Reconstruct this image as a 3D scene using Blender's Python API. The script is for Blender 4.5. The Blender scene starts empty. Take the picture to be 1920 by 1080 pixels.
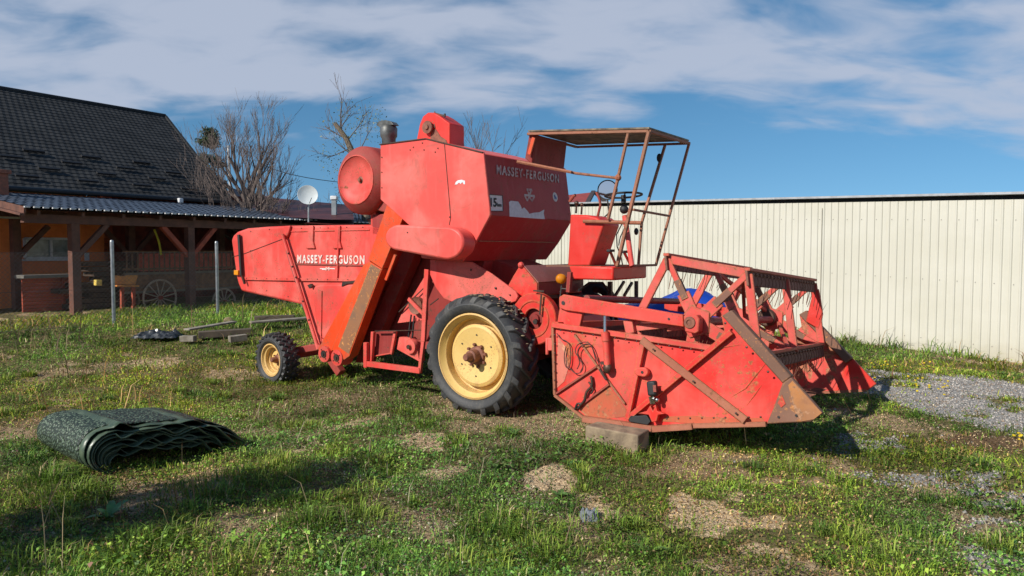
import bpy, bmesh, math, random
import numpy as np
from mathutils import Vector, Matrix, noise as mnoise
random.seed(7); RNG = np.random.default_rng(11)
SC = bpy.context.scene; COL = SC.collection
R = math.radians
# ---------------------------------------------------------------- camera, sky, sun, exposure
CAMZ, PITCH, FPX = 1.94, R(2.89), 1387.0
cam = bpy.data.objects.new('camera', bpy.data.cameras.new('camera')); COL.objects.link(cam)
cam.location = (0, 0, CAMZ); cam.rotation_euler = (R(90) - PITCH, 0, 0)
cam.data.lens = 36 * FPX / 1920; cam.data.sensor_width = 36; cam.data.clip_end = 2000; cam.data.clip_start = .05
SC.camera = cam
SUN_EL = R(34); SUN_TO = Vector((-.78, -.62)).normalized()
sun_dir = Vector((SUN_TO.x * math.cos(SUN_EL), SUN_TO.y * math.cos(SUN_EL), math.sin(SUN_EL)))
sun = bpy.data.objects.new('sun', bpy.data.lights.new('sun', 'SUN')); COL.objects.link(sun)
sun.data.energy = 5.0; SC.view_settings.exposure = 0.12; sun.data.angle = R(.5); sun.data.color = (1, .94, .85)
sun.rotation_euler = sun_dir.to_track_quat('Z', 'Y').to_euler()
W = bpy.data.worlds.new('World'); SC.world = W; W.use_nodes = True
SC.view_settings.view_transform = 'Standard'; SC.view_settings.look = 'None'
SC.view_settings.gamma = 1; SC.view_settings.use_curve_mapping = False

class NT:
    """small helper for node trees"""
    def __init__(s, nt): s.nt = nt; nt.nodes.clear()
    def n(s, t, **kw):
        nd = s.nt.nodes.new(t)
        for k, v in kw.items():
            if k[:2] == 'i_':
                key = k[2:]; key = int(key) if key.isdigit() else key.replace('_', ' ')
                if isinstance(v, bpy.types.NodeSocket): s.nt.links.new(v, nd.inputs[key])
                else: nd.inputs[key].default_value = v
            else: setattr(nd, k, v)
        return nd
    def l(s, a, b): s.nt.links.new(a, b)
    def math(s, op, a, b=0.5, c=None, clamp=False):
        nd = s.nt.nodes.new('ShaderNodeMath'); nd.operation = op; nd.use_clamp = clamp
        for i, v in enumerate((a, b) if c is None else (a, b, c)):
            if isinstance(v, bpy.types.NodeSocket): s.nt.links.new(v, nd.inputs[i])
            else: nd.inputs[i].default_value = v
        return nd.outputs[0]
    def noise(s, vec, scale, detail=4, rough=.55, dist=0):
        nd = s.nt.nodes.new('ShaderNodeTexNoise')
        if vec is not None: s.l(vec, nd.inputs['Vector'])
        nd.inputs['Scale'].default_value = scale; nd.inputs['Detail'].default_value = detail
        nd.inputs['Roughness'].default_value = rough; nd.inputs['Distortion'].default_value = dist
        return nd.outputs['Fac']
    def ramp(s, fac, a, b):
        nd = s.nt.nodes.new('ShaderNodeMapRange'); nd.interpolation_type = 'SMOOTHSTEP'
        s.l(fac, nd.inputs[0]); nd.inputs[1].default_value = a; nd.inputs[2].default_value = b
        return nd.outputs[0]
    def mix(s, f, a, b):
        nd = s.nt.nodes.new('ShaderNodeMix'); nd.data_type = 'RGBA'
        for sock, v in ((nd.inputs[0], f), (nd.inputs[6], a), (nd.inputs[7], b)):
            if isinstance(v, bpy.types.NodeSocket): s.l(v, sock)
            elif sock.type == 'RGBA': sock.default_value = (*v, 1) if len(v) == 3 else v
            else: sock.default_value = v
        return nd.outputs[2]
    def mapping(s, vec, scale=(1, 1, 1), rot=(0, 0, 0), loc=(0, 0, 0)):
        nd = s.nt.nodes.new('ShaderNodeMapping'); s.l(vec, nd.inputs[0])
        nd.inputs['Scale'].default_value = scale; nd.inputs['Rotation'].default_value = rot; nd.inputs['Location'].default_value = loc
        return nd.outputs[0]

w = NT(W.node_tree)
sky = w.n('ShaderNodeTexSky', sky_type='NISHITA', sun_disc=False)
sky.sun_elevation = SUN_EL; sky.sun_rotation = math.atan2(SUN_TO.x, SUN_TO.y)
sky.air_density = 1.0; sky.dust_density = .05; sky.ozone_density = 3.2; sky.altitude = 300
tc = w.n('ShaderNodeTexCoord')
sep = w.n('ShaderNodeSeparateXYZ'); w.l(tc.outputs['Generated'], sep.inputs[0])
lift = w.n('ShaderNodeCombineXYZ'); w.l(sep.outputs[0], lift.inputs[0]); w.l(sep.outputs[1], lift.inputs[1])
w.l(w.math('ADD', w.math('MULTIPLY', w.math('MAXIMUM', sep.outputs[2], 0.0), .9), .13), lift.inputs[2]); nrm_ = w.n('ShaderNodeVectorMath', operation='NORMALIZE'); w.l(lift.outputs[0], nrm_.inputs[0]); w.l(nrm_.outputs[0], sky.inputs['Vector'])
zz = w.math('ADD', w.math('MAXIMUM', sep.outputs[2], 0.0), 0.25)
cx = w.math('DIVIDE', sep.outputs[0], zz); cy = w.math('DIVIDE', sep.outputs[1], zz)
cmb = w.n('ShaderNodeCombineXYZ'); w.l(cx, cmb.inputs[0]); w.l(cy, cmb.inputs[1])
pl = cmb.outputs[0]
m1 = w.mapping(pl, (.8, 1.5, 1), (0, 0, R(24)), (3.4, 1.7, 0))
n1 = w.noise(m1, 1.9, 5, .5, .5)
m2 = w.mapping(pl, (1.0, 1.7, 1), (0, 0, R(-20)), (5, 3.2, 0))
n2 = w.noise(m2, 4.2, 6, .5, .5)
low = w.ramp(cy, 2.55, 1.93)             # the deck of cloud ends before the horizon
top = w.ramp(cy, 1.66, 1.92)             # and opens again above
rgt = w.ramp(cx, 1.25, .45)
n3 = w.noise(w.mapping(pl, (1, 1.2, 1), (0, 0, R(10)), (1.3, 8.1, 0)), 1.1, 3, .5, .4)
dens = w.math('ADD', w.math('MULTIPLY', n1, .66), w.math('ADD', w.math('MULTIPLY', n2, .42), w.math('MULTIPLY', n3, .30)))
dens = w.math('SUBTRACT', dens, .19)
dens = w.math('ADD', dens, w.math('MULTIPLY', w.math('SUBTRACT', low, .62), .30))
dens = w.math('SUBTRACT', dens, w.math('MULTIPLY', w.math('SUBTRACT', 1.0, top), .05))
dens = w.math('ADD', dens, w.math('MULTIPLY', w.math('SUBTRACT', rgt, .8), .05))
dens = w.math('SUBTRACT', dens, w.math('MULTIPLY', w.ramp(sep.outputs[2], .40, .62), .22))  # clouds overhead, out of view, thinned to cut the fill light
cl = w.ramp(dens, .41, .67)
bgs = w.n('ShaderNodeBackground'); w.l(sky.outputs[0], bgs.inputs[0]); bgs.inputs[1].default_value = .101
hsv = w.n('ShaderNodeHueSaturation', i_Hue=.490, i_Saturation=1.20, i_Value=1.0, i_Color=sky.outputs[0]); w.l(hsv.outputs[0], bgs.inputs[0])
bgc = w.n('ShaderNodeBackground'); bgc.inputs[0].default_value = (.455, .505, .62, 1); bgc.inputs[1].default_value = 1.0
mixb = w.n('ShaderNodeMixShader'); w.l(w.math('MULTIPLY', cl, .85), mixb.inputs[0]); w.l(bgs.outputs[0], mixb.inputs[1]); w.l(bgc.outputs[0], mixb.inputs[2])
wo = w.n('ShaderNodeOutputWorld'); w.l(mixb.outputs[0], wo.inputs[0])

# ---------------------------------------------------------------- measuring: a pixel of the photograph onto a plane of a frame
def ray(px, py):
    X, Y = px - 960, 540 - py; c, s = math.cos(PITCH), math.sin(PITCH)
    return Vector((X, FPX * c + Y * s, -FPX * s + Y * c)).normalized()
class Frame:
    def __init__(s, m): s.m = m; s.i = m.inverted()
    def hit(s, px, py, axis, val):
        o = s.i @ Vector((0, 0, CAMZ)); d = s.i.to_3x3() @ ray(px, py)
        t = (val - o[axis]) / d[axis]; return o + d * t
TH = R(34)
O = Vector((.255, 9.86, 0))
MF = Frame(Matrix.Translation(O) @ Matrix.Rotation(-TH, 4, 'Z'))                 # the machine: x forward, y away from camera
HF = Frame(MF.m @ Matrix.Translation((0, 0, .4)) @ Matrix.Rotation(R(-3.9), 4, 'X'))  # the header leans to its far side
GF = Frame(Matrix.Identity(4))
def s_(px, py, wd): return MF.hit(px, py, 1, -wd)
def h_(px, py, wd): return HF.hit(px, py, 1, -wd)
def f_(px, py, u): return MF.hit(px, py, 0, u)
LS = Vector((.523, .852, 0)).normalized()
SO = Vector(((140 - 960) / FPX * 17, 17, .47))
SF = Frame(Matrix(((LS.x, -LS.y, 0, SO.x), (LS.y, LS.x, 0, SO.y), (0, 0, 1, SO.z), (0, 0, 0, 1))))  # shed: x along the front, y back

# ---------------------------------------------------------------- ground heights
def sst(a, b, x): t = min(1, max(0, (x - a) / (b - a))); return t * t * (3 - 2 * t)
def npsst(a, b, x): t = np.clip((x - a) / (b - a), 0, 1); return t * t * (3 - 2 * t)
def gz0(x, y):
    l = 1 - sst(-1, 5, x)
    z = .47 * sst(9.5, 16, y) * l + (.04 + .30 * sst(9, 22, y)) * (1 - l) * sst(7.5, 10.5, y + x * .2)
    z -= .10 * math.exp(-((x + 3.1) ** 2 + (y - 10.9) ** 2) / 2.0)
    return z
def gz(x, y):
    z = gz0(x, y)
    return z + .035 * (mnoise.noise(Vector((x * .7, y * .7, 3)))) + .02 * mnoise.noise(Vector((x * 2.1, y * 2.1, 9)))
def gp(px, py):
    z = 0
    for _ in range(12):
        p = GF.hit(px, py, 2, z); z = gz0(p.x, p.y)
    return p

# ---------------------------------------------------------------- objects
def tag(o, label=None, cat=None, group=None, kind=None):
    for k, v in (('label', label), ('category', cat), ('group', group), ('kind', kind)):
        if v: o[k] = v
    return o
def empty(name, loc=(0, 0, 0), rz=0, label=None, cat=None, group=None):
    o = bpy.data.objects.new(name, None); COL.objects.link(o); o.location = loc; o.rotation_euler = (0, 0, rz)
    o.empty_display_size = .2
    return tag(o, label, cat, group)
def orth(d):
    d = d.normalized(); a = Vector((0, 0, 1)) if abs(d.z) < .9 else Vector((1, 0, 0))
    x = d.cross(a).normalized(); return x, x.cross(d).normalized()
class MB:
    def __init__(s): s.v = []; s.f = []; s.p = []
    def add(s, vs, fs):
        b = len(s.v); s.p.append((b, len(s.f))); s.v += [tuple(v) for v in vs]; s.f += [tuple(b + i for i in f) for f in fs]; return s
    def box(s, c, sz, rot=None):
        h = Vector(sz) / 2; vs = []
        for x in (-1, 1):
            for y in (-1, 1):
                for z in (-1, 1):
                    p = Vector((x * h.x, y * h.y, z * h.z))
                    if rot is not None: p = rot @ p
                    vs.append(Vector(c) + p)
        return s.add(vs, [(0, 1, 3, 2), (4, 6, 7, 5), (0, 4, 5, 1), (2, 3, 7, 6), (0, 2, 6, 4), (1, 5, 7, 3)])
    def bar(s, a, b, wd, ht, side=None):
        """rectangular bar a->b; wd along 'side', ht across it"""
        a, b = Vector(a), Vector(b); d = (b - a).normalized()
        if side is None: x, y = orth(d)
        else:
            x = (Vector(side) - d * Vector(side).dot(d)).normalized(); y = d.cross(x)
        x, y = x * wd / 2, y * ht / 2
        return s.add([a - x - y, a + x - y, a + x + y, a - x + y, b - x - y, b + x - y, b + x + y, b - x + y],
                     [(0, 1, 2, 3), (7, 6, 5, 4), (0, 4, 5, 1), (1, 5, 6, 2), (2, 6, 7, 3), (3, 7, 4, 0)])
    def tube(s, pts, r, n=8, cap=True):
        pts = [Vector(p) for p in pts]; rs = r if isinstance(r, (list, tuple)) else [r] * len(pts)
        vs = []; x = None
        for i, p in enumerate(pts):
            d = (pts[min(i + 1, len(pts) - 1)] - pts[max(i - 1, 0)])
            if d.length < 1e-9: d = Vector((0, 0, 1))
            d.normalize()
            if x is None: x, y = orth(d)
            else:
                x = x - d * x.dot(d)
                x = x.normalized() if x.length > 1e-6 else orth(d)[0]
                y = x.cross(d)
            for k in range(n):
                a = 2 * math.pi * k / n; vs.append(p + (x * math.cos(a) + y * math.sin(a)) * rs[i])
        fs = [(i * n + k, i * n + (k + 1) % n, (i + 1) * n + (k + 1) % n, (i + 1) * n + k) for i in range(len(pts) - 1) for k in range(n)]
        if cap: fs += [tuple(range(n))[::-1], tuple((len(pts) - 1) * n + k for k in range(n))]
        return s.add(vs, fs)
    def lathe(s, prof, c, axis=(0, -1, 0), n=32, closed=False, th0=0, th1=2 * math.pi):
        """prof: (radius, height along axis)"""
        ax = Vector(axis).normalized(); x, y = orth(ax); c = Vector(c); vs = []
        full = abs(th1 - th0 - 2 * math.pi) < 1e-6; m = n if full else n + 1
        for (r, h) in prof:
            for k in range(m):
                a = th0 + (th1 - th0) * k / n; vs.append(c + ax * h + (x * math.cos(a) + y * math.sin(a)) * r)
        fs = []; L = len(prof)
        for i in range(L if closed else L - 1):
            j = (i + 1) % L
            for k in range(n): fs.append((i * m + k, i * m + (k + 1) % m, j * m + (k + 1) % m, j * m + k))
        return s.add(vs, fs)
    def prism(s, poly, ext):
        poly = [Vector(p) for p in poly]; ext = Vector(ext); n = len(poly)
        return s.add(poly + [p + ext for p in poly], [tuple(range(n)), tuple(range(2 * n - 1, n - 1, -1))] + [(i, i + n, (i + 1) % n + n, (i + 1) % n) for i in range(n)])
    def ball(s, c, r, n=12, m=8, sc=(1, 1, 1)):
        prof = []; c = Vector(c); vs = []; fs = []
        for i in range(m + 1):
            t = math.pi * i / m
            for k in range(n):
                a = 2 * math.pi * k / n
                vs.append(c + Vector((r * sc[0] * math.sin(t) * math.cos(a), r * sc[1] * math.sin(t) * math.sin(a), r * sc[2] * math.cos(t))))
        fs = [(i * n + k, i * n + (k + 1) % n, (i + 1) * n + (k + 1) % n, (i + 1) * n + k) for i in range(m) for k in range(n)]
        return s.add(vs, fs)
    def build(s, name, mat, parent=None, smooth=False, bevel=0, label=None, ang=35):
        me = bpy.data.meshes.new(name); me.from_pydata(s.v, [], s.f)
        bm = bmesh.new(); bm.from_mesh(me); bmesh.ops.remove_doubles(bm, verts=bm.verts, dist=1e-5)
        bmesh.ops.recalc_face_normals(bm, faces=bm.faces); bm.to_mesh(me); bm.free()
        me.materials.append(mat); o = bpy.data.objects.new(name, me); COL.objects.link(o)
        if parent: o.parent = parent
        if smooth or bevel:
            me.polygons.foreach_set('use_smooth', [True] * len(me.polygons))
            if not smooth: me.set_sharp_from_angle(angle=R(ang))
            elif smooth != 'all': me.set_sharp_from_angle(angle=R(ang))
        if bevel:
            md = o.modifiers.new('edge', 'BEVEL'); md.width = bevel; md.segments = 2; md.limit_method = 'ANGLE'; md.angle_limit = R(40)
        if label: o['label'] = label
        return o
def each(mb, name, mat, parent=None, per=1, **k):
    """every piece collected in mb becomes an object of its own (per = shapes that make one piece)"""
    st = mb.p + [(len(mb.v), len(mb.f))]; out = []
    for i in range(0, len(mb.p), per):
        (v0, f0), (v1, f1) = st[i], st[min(i + per, len(mb.p))]; m_ = MB(); m_.v = mb.v[v0:v1]; m_.f = [tuple(q - v0 for q in f) for f in mb.f[f0:f1]]
        out.append(m_.build(name, mat, parent, **k))
    return out
def plate(name, pts, wd, th, mat, parent, fn=s_, bevel=.004, label=None):
    return MB().prism([fn(x, y, wd) for x, y in pts], (0, th, 0)).build(name, mat, parent, bevel=bevel, label=label)
def text_mesh(body, name, mat, parent, size, spacing=1.0, offset=.012, extr=.002):
    cu = bpy.data.curves.new(name, 'FONT'); cu.body = body; cu.size = 1; cu.extrude = .004; cu.offset = offset; cu.space_character = spacing
    o = bpy.data.objects.new(name + '_src', cu); COL.objects.link(o)
    dg = bpy.context.evaluated_depsgraph_get(); me = bpy.data.meshes.new_from_object(o.evaluated_get(dg)); bpy.data.objects.remove(o)
    n = len(me.vertices); co = np.empty(n * 3); me.vertices.foreach_get('co', co); co = co.reshape(-1, 3)
    mn, mx = co.min(0), co.max(0); co = (co - mn) / (mx - mn)          # unit square
    me.name = name; me.materials.clear(); me.materials.append(mat)
    return me, co
def text_on(body, name, mat, parent, p00, p10, p01, depth=.003, out=(0, -1, 0), spacing=1.15, offset=.012):
    """writing spanned over the parallelogram p00 (left foot), p10 (right foot), p01 (left head)"""
    me, co = text_mesh(body, name, mat, parent, 1, spacing, offset)
    p00, ex, ey, ou = np.array(p00), np.array(Vector(p10) - Vector(p00)), np.array(Vector(p01) - Vector(p00)), np.array(Vector(out)) * depth
    co2 = p00 + co[:, :1] * ex + co[:, 1:2] * ey + (co[:, 2:3] + .3) * ou
    me.vertices.foreach_set('co', co2.ravel()); me.update()
    o = bpy.data.objects.new(name, me); COL.objects.link(o); o.parent = parent; return o

# ---------------------------------------------------------------- materials
MATS = {}
def newmat(name):
    m = bpy.data.materials.new(name); m.use_nodes = True; t = NT(m.node_tree)
    b = t.n('ShaderNodeBsdfPrincipled'); o = t.n('ShaderNodeOutputMaterial'); t.l(b.outputs[0], o.inputs[0])
    MATS[name] = m; return m, t, b
def bump(t, b, fac, strength=.3, dist=.01):
    bp = t.n('ShaderNodeBump'); bp.inputs['Strength'].default_value = strength; bp.inputs['Distance'].default_value = dist
    t.l(fac, bp.inputs['Height']); t.l(bp.outputs[0], b.inputs['Normal'])
def simple(name, c, rough=.6, metal=0, var=.25, scale=6, bs=.15, c2=None):
    m, t, b = newmat(name); co = t.n('ShaderNodeTexCoord').outputs['Object']
    n = t.noise(co, scale, 5, .6); c2 = c2 or tuple(x * (1 - var) for x in c)
    t.l(t.mix(t.ramp(n, .35, .65), c, c2), b.inputs['Base Color'])
    b.inputs['Roughness'].default_value = rough; b.inputs['Metallic'].default_value = metal
    if bs: bump(t, b, t.noise(co, scale * 8, 3), bs, .004)
    return m
def paint(name, c1, c2, rust=.12, edge=0.0, rough=.45, fade=1.0, rc=(.16, .07, .035), dent=.5, streak=.5):
    m, t, b = newmat(name); co = t.n('ShaderNodeTexCoord').outputs['Object']
    big = t.noise(co, 1.3, 4, .6, .3)
    col = t.mix(t.ramp(big, .38, .62), c1, c2)
    st = t.noise(t.mapping(co, (9, 9, .9)), 1.6, 4, .6)               # rain streaks and chalky fading
    col = t.mix(t.math('MULTIPLY', t.ramp(st, .5, .72), .35 * streak), col, tuple(min(1, x * .95 + .09) for x in c2))
    col = t.mix(t.math('MULTIPLY', t.ramp(t.noise(t.mapping(co, (1, 1, 1), (0, 0, 0), (7, 3, 5)), .8, 3, .5), .42, .60), .45), col, tuple(x * .80 for x in c1))
    fine = t.noise(co, 26, 3, .7)
    col = t.mix(t.math('MULTIPLY', t.ramp(fine, .55, .75), .18), col, tuple(x * .6 for x in c1))
    grime = t.noise(co, 2.6, 6, .7, .8)
    col = t.mix(t.math('MULTIPLY', t.ramp(grime, .50, .68), .42), col, (.22, .09, .06))
    rn = t.math('ADD', t.math('MULTIPLY', t.noise(co, 3.1, 7, .68, .4), .72), t.math('MULTIPLY', t.noise(co, 17, 4, .7), .28))
    if rust > 0:
        rm = t.ramp(rn, .635 - rust * .35, .675 - rust * .32)
        chips = t.math('MULTIPLY', t.ramp(t.noise(co, 46, 2, .6), .60, .65), t.ramp(t.noise(co, 2.7, 3, .6), .46, .60))
        rm = t.math('MAXIMUM', rm, chips)
    else: rm = t.math('MULTIPLY', rn, 0)
    if edge > 0:
        bv = t.n('ShaderNodeBevel', samples=4); bv.inputs['Radius'].default_value = .028
        ge = t.n('ShaderNodeNewGeometry'); dt = t.n('ShaderNodeVectorMath', operation='DOT_PRODUCT')
        t.l(bv.outputs[0], dt.inputs[0]); t.l(ge.outputs['Normal'], dt.inputs[1])
        ed = t.ramp(dt.outputs['Value'], .985, .88)
        rm = t.math('MAXIMUM', rm, t.math('MULTIPLY', ed, t.ramp(t.noise(co, 9, 4, .7), .56 - edge * .3, .66 - edge * .3)))
    rcol = t.mix(t.ramp(t.noise(co, 30, 4, .7), .4, .6), rc, tuple(min(1, x * 1.9) for x in rc))
    t.l(t.mix(t.math('MULTIPLY', rm, .9), col, rcol), b.inputs['Base Color'])
    ro = t.math('ADD', t.math('MULTIPLY', rm, .4), t.math('ADD', rough, t.math('MULTIPLY', big, .2)))
    t.l(ro, b.inputs['Roughness']); b.inputs['Specular IOR Level'].default_value = .4
    hgt = t.math('ADD', t.math('MULTIPLY', t.noise(co, 2.2, 2, .5), dent), t.math('ADD', t.math('MULTIPLY', rn, .12), t.math('MULTIPLY', fine, .03)))
    bump(t, b, hgt, .5, .05)
    return m
RED = paint('faded_red_paint', (.66, .052, .040), (.76, .135, .108), .06, .35, .46, dent=.9)
TFRONT = paint('shade_darkened_red_panel', (.36, .036, .036), (.41, .060, .060), .02, .2, .5, dent=.2)  # tank red darkened: the front face's shade is put into the colour
REDP = paint('pinkish_tank_paint', (.70, .080, .064), (.78, .150, .122), .0, .3, .38, dent=.25)
REDH = paint('header_red_paint', (.64, .018, .011), (.71, .085, .062), .19, 1.0, .42, rc=(.24, .085, .035), dent=.9)
REDF = paint('far_sheet_rusty_paint', (.60, .06, .045), (.68, .13, .10), .34, 1.2, .5, rc=(.24, .11, .06))
UNDER = paint('shade_deepened_red_paint', (.42, .018, .018), (.46, .035, .03), .04, .3, .5, dent=.2)  # deeper red carries the shade under the tank front in its colour
SHADERED = paint('shade_dark_red', (.24, .022, .018), (.30, .035, .028), .12, .3, .6, rc=(.06, .035, .025))  # same red darkened: shadow of the recessed parts painted into the colour
REDR = paint('reel_red_paint', (.60, .050, .036), (.70, .13, .10), .20, 1.6, .5, rc=(.20, .10, .05))
REDD = paint('dark_red_chassis_paint', (.28, .025, .022), (.36, .05, .04), .1, .4, .55)
MAROON = paint('maroon_paint', (.26, .030, .034), (.34, .06, .06), .08, .5, .45)
ORANGE = paint('orange_red_paint', (.70, .058, .008), (.74, .085, .018), .02, .5, .36, dent=.3)
BRIGHT = paint('bright_red_paint', (.66, .028, .018), (.70, .05, .035), .03, .5, .33, dent=.7)
RUSTB = paint('brown_rusty_sheet', (.17, .085, .055), (.23, .115, .075), .10, .3, .6, rc=(.30, .13, .05), dent=.2, streak=.2)
RUSTO = paint('orange_rusty_sheet', (.27, .12, .055), (.17, .10, .065), .2, .3, .6, rc=(.40, .17, .05), dent=.3, streak=.1)
RUSTR = paint('red_brown_bar_paint', (.33, .10, .055), (.40, .14, .08), .10, .9, .55, rc=(.17, .08, .04), dent=.1)
CAGE = paint('cage_tube_paint', (.36, .13, .075), (.30, .15, .09), .25, .8, .55, rc=(.14, .07, .04), dent=0)
YEL = paint('cream_yellow_rim_paint', (.72, .48, .15), (.80, .57, .22), .12, 1.0, .45, rc=(.24, .11, .05), dent=.1, streak=.2)
CHROME = simple('polished_rod', (.6, .6, .6), .25, 1)
BLACK = simple('black_rubber', (.02, .02, .021), .6)
IRON = simple('dark_greasy_iron', (.05, .04, .036), .5, .6, c2=(.11, .06, .04))
GREYM = simple('grey_cast_metal', (.16, .17, .17), .5, .5, c2=(.07, .07, .065))
RUSTHUB = simple('rusty_hub_metal', (.16, .06, .04), .7, .2, c2=(.25, .10, .06), scale=20)
WHITE = simple('white_lettering', (.72, .70, .68), .6, var=.12, scale=30)
LETW = simple('worn_white_lettering', (.74, .70, .66), .6, c2=(.72, .42, .36), scale=9)
PEELW = simple('peeling_white_sticker', (.66, .70, .74), .6, var=.15, scale=20)
PALELET = simple('worn_grey_lettering', (.60, .55, .54), .6, c2=(.36, .19, .18), scale=16)
INK = simple('black_ink', (.02, .02, .02), .6)
BLUEI = simple('blue_ink', (.03, .12, .38), .5)
CANVAS = simple('mouldy_canopy_board', (.23, .19, .13), .8, c2=(.07, .055, .04), scale=7)
AMBER = simple('amber_lens', (.75, .26, .01), .25, bs=0)
GLASS = simple('mirror_glass', (.75, .75, .75), .05, 1, bs=0, var=0)
SEATB = simple('blue_tarpaulin', (.01, .06, .42), .45, c2=(.008, .04, .30), scale=3, bs=.5)

def tyre_mat():
    m, t, b = newmat('tyre_rubber'); co = t.n('ShaderNodeTexCoord').outputs['Object']
    n = t.noise(co, 5, 6, .7); f = t.noise(co, 40, 3, .6)
    c = t.mix(t.ramp(n, .45, .7), (.034, .035, .037), (.075, .072, .066))
    t.l(t.mix(t.math('MULTIPLY', t.ramp(f, .5, .8), .5), c, (.10, .09, .07)), b.inputs['Base Color'])
    b.inputs['Roughness'].default_value = .62; bump(t, b, f, .25, .004); return m
TYRE = tyre_mat()
MUD = simple('dried_mud', (.30, .24, .15), .95, c2=(.20, .16, .10), scale=12, bs=.6)

# ================================================================= THE COMBINE HARVESTER
comb = empty('combine_harvester', O, -TH, 'old faded red combine harvester with yellow wheel rims parked on the rough grass', 'combine harvester')

# ---- grain tank
TW = 1.10
side = [(715, 271), (800, 261), (905, 287), (918, 403), (891, 452), (866, 489), (790, 484), (775, 428), (715, 372)]
sp = [s_(x, y, TW) for x, y in side]
tank = MB()
tank.prism([p + Vector((0, .03, 0)) for p in sp], (0, 1.97, 0))
tank_o = tank.build('grain_tank', MAROON if 0 else REDP, comb, bevel=.012)
sk = MB().prism([p + Vector((0, 0, 0)) + (Vector(((p - sp[0]).x * 0, 0, 0))) for p in [s_(x, y, TW + .01) for x, y in [(713, 270), (800, 259.5), (906.5, 286), (919.5, 403), (892, 454), (866, 491), (790, 484), (773, 428), (713, 374)]]], (0, .035, 0))
sk.build('side_panel', REDP, tank_o, bevel=.01)
MB().bar(s_(833, 268, TW + .014), s_(845, 408, TW + .014), .005, .006, (0, 1, 0)).bar(s_(845, 408, TW + .014), s_(842, 422, TW + .014), .005, .006, (0, 1, 0)).build('panel_seam', IRON, tank_o)
mbolt = MB()
for (x, y) in ((769, 281), (775, 276), (792, 268), (795, 281), (816, 285), (821, 278), (716, 295), (716, 323), (716, 352), (843, 407)):
    p = s_(x, y, TW + .012); mbolt.lathe([(0, .008), (.008, .006), (.010, 0)], p, (0, -1, 0), 8)
each(mbolt, 'bolt_head', IRON, tank_o, per=1)
# torn white patch on the side panel
MB().prism([s_(x, y, TW + .012) for x, y in [(853, 346), (855, 341), (859, 338), (866, 337), (872, 339), (872, 345), (870, 346), (867, 341), (864, 345), (861, 342), (857, 346)]], (0, -.002, 0)).build('torn_sticker', PEELW, tank_o)
# black edge strip on the tank's roof
MB().bar(s_(713, 271, TW), s_(800, 260, TW), .05, .012, (0, 1, 0)).bar(s_(800, 260, TW), s_(906, 286, TW), .05, .012, (0, 1, 0)).build('edge_strip', IRON, tank_o)
# front face: writing and stickers lie 2-3 mm proud of it
uf0 = sp[2]; uf1 = sp[3]
def ff(px, py, out=.006):
    """a point on the tank's front face"""
    n = Vector((uf1.z - uf0.z, 0, -(uf1.x - uf0.x))).normalized(); n = n if n.x > 0 else -n
    o = MF.i @ Vector((0, 0, CAMZ)); d = MF.i.to_3x3() @ ray(px, py)
    t = (uf0 - o).dot(n) / d.dot(n); return o + d * t + n * out
nf = Vector((uf1.z - uf0.z, 0, -(uf1.x - uf0.x))).normalized(); nf = nf if nf.x > 0 else -nf
text_on('MASSEY-FERGUSON', 'tank_lettering', PALELET, tank_o, ff(930, 327), ff(1047, 343.5), ff(930, 309), .003, nf, 1.25, .03)
q = [(916, 365), (941, 367), (942, 396), (919, 396)]
MB().prism([ff(x, y, .003) for x, y in q], nf * .004).build('speed_plate', WHITE, tank_o)
fr = MB()
for i in range(4):
    a, b = q[i], q[(i + 1) % 4]; fr.bar(ff(*a, .008), ff(*b, .008), .012, .006, nf)
fr.build('plate_frame', IRON, tank_o)
text_on('15', 'speed_digits', INK, tank_o, ff(918.5, 388, .010), ff(930, 388.5, .010), ff(918.5, 371, .010), .002, nf, 1.0, .03)
text_on('km', 'speed_unit', INK, tank_o, ff(931, 387.5, .010), ff(939, 388, .010), ff(931, 380.5, .010), .002, nf, 1.0, .03)
MB().prism([ff(x, y, .003) for x, y in [(954, 379), (957, 376.5), (971, 378), (976, 386), (978, 392), (982, 389), (988, 395), (992, 401), (1000, 399), (1011, 398), (1020, 393), (1019, 400), (1021, 411), (985, 408.5), (955, 406)]], nf * .002).build('peeling_sticker', PEELW, tank_o)
# three linked triangles emblem, worn
em = MB()
def tri(cx, cy, r):
    for a, b in (((cx - r, cy - r * .9), (cx + r, cy - r * .8)), ((cx + r, cy - r * .8), (cx, cy + r)), ((cx, cy + r), (cx - r, cy - r * .9))):
        em.bar(ff(*a, .005), ff(*b, .005), .028, .002, nf.cross(Vector(b[0:1] + (0, 0)) if 0 else Vector((0, 0, 1))))
tri(992, 360, 5); tri(988, 371, 5.5); tri(996.5, 372, 5.5)
em.build('emblem', PALELET, tank_o)
cc = ff(1040.5, 369.5, .003); lv = Vector((0, 1, 0)); uv = lv.cross(nf).normalized()
MB().lathe([(0, .003), (.062, .003), (.065, 0)], cc, nf, 24).build('round_sticker', WHITE, tank_o)
MB().bar(cc + nf * .006 + (lv * -.03 + Vector((0, 0, .02))), cc + nf * .006 + (lv * .028 - Vector((0, 0, .025))), .004, .03, nf).bar(cc + nf * .006 - lv * .015 + Vector((0, 0, .01)), cc + nf * .006 - lv * .02 - Vector((0, 0, .03)), .004, .015, nf).build('sticker_mark', BLUEI, tank_o)
MB().prism([sp[2] + Vector((0, .035, -.012)) , sp[3] + Vector((0, .035, 0)), sp[3] + Vector((0, 1.99, 0)), sp[2] + Vector((0, 1.99, -.012))], nf * .002).build('front_panel', TFRONT, tank_o)
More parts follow.
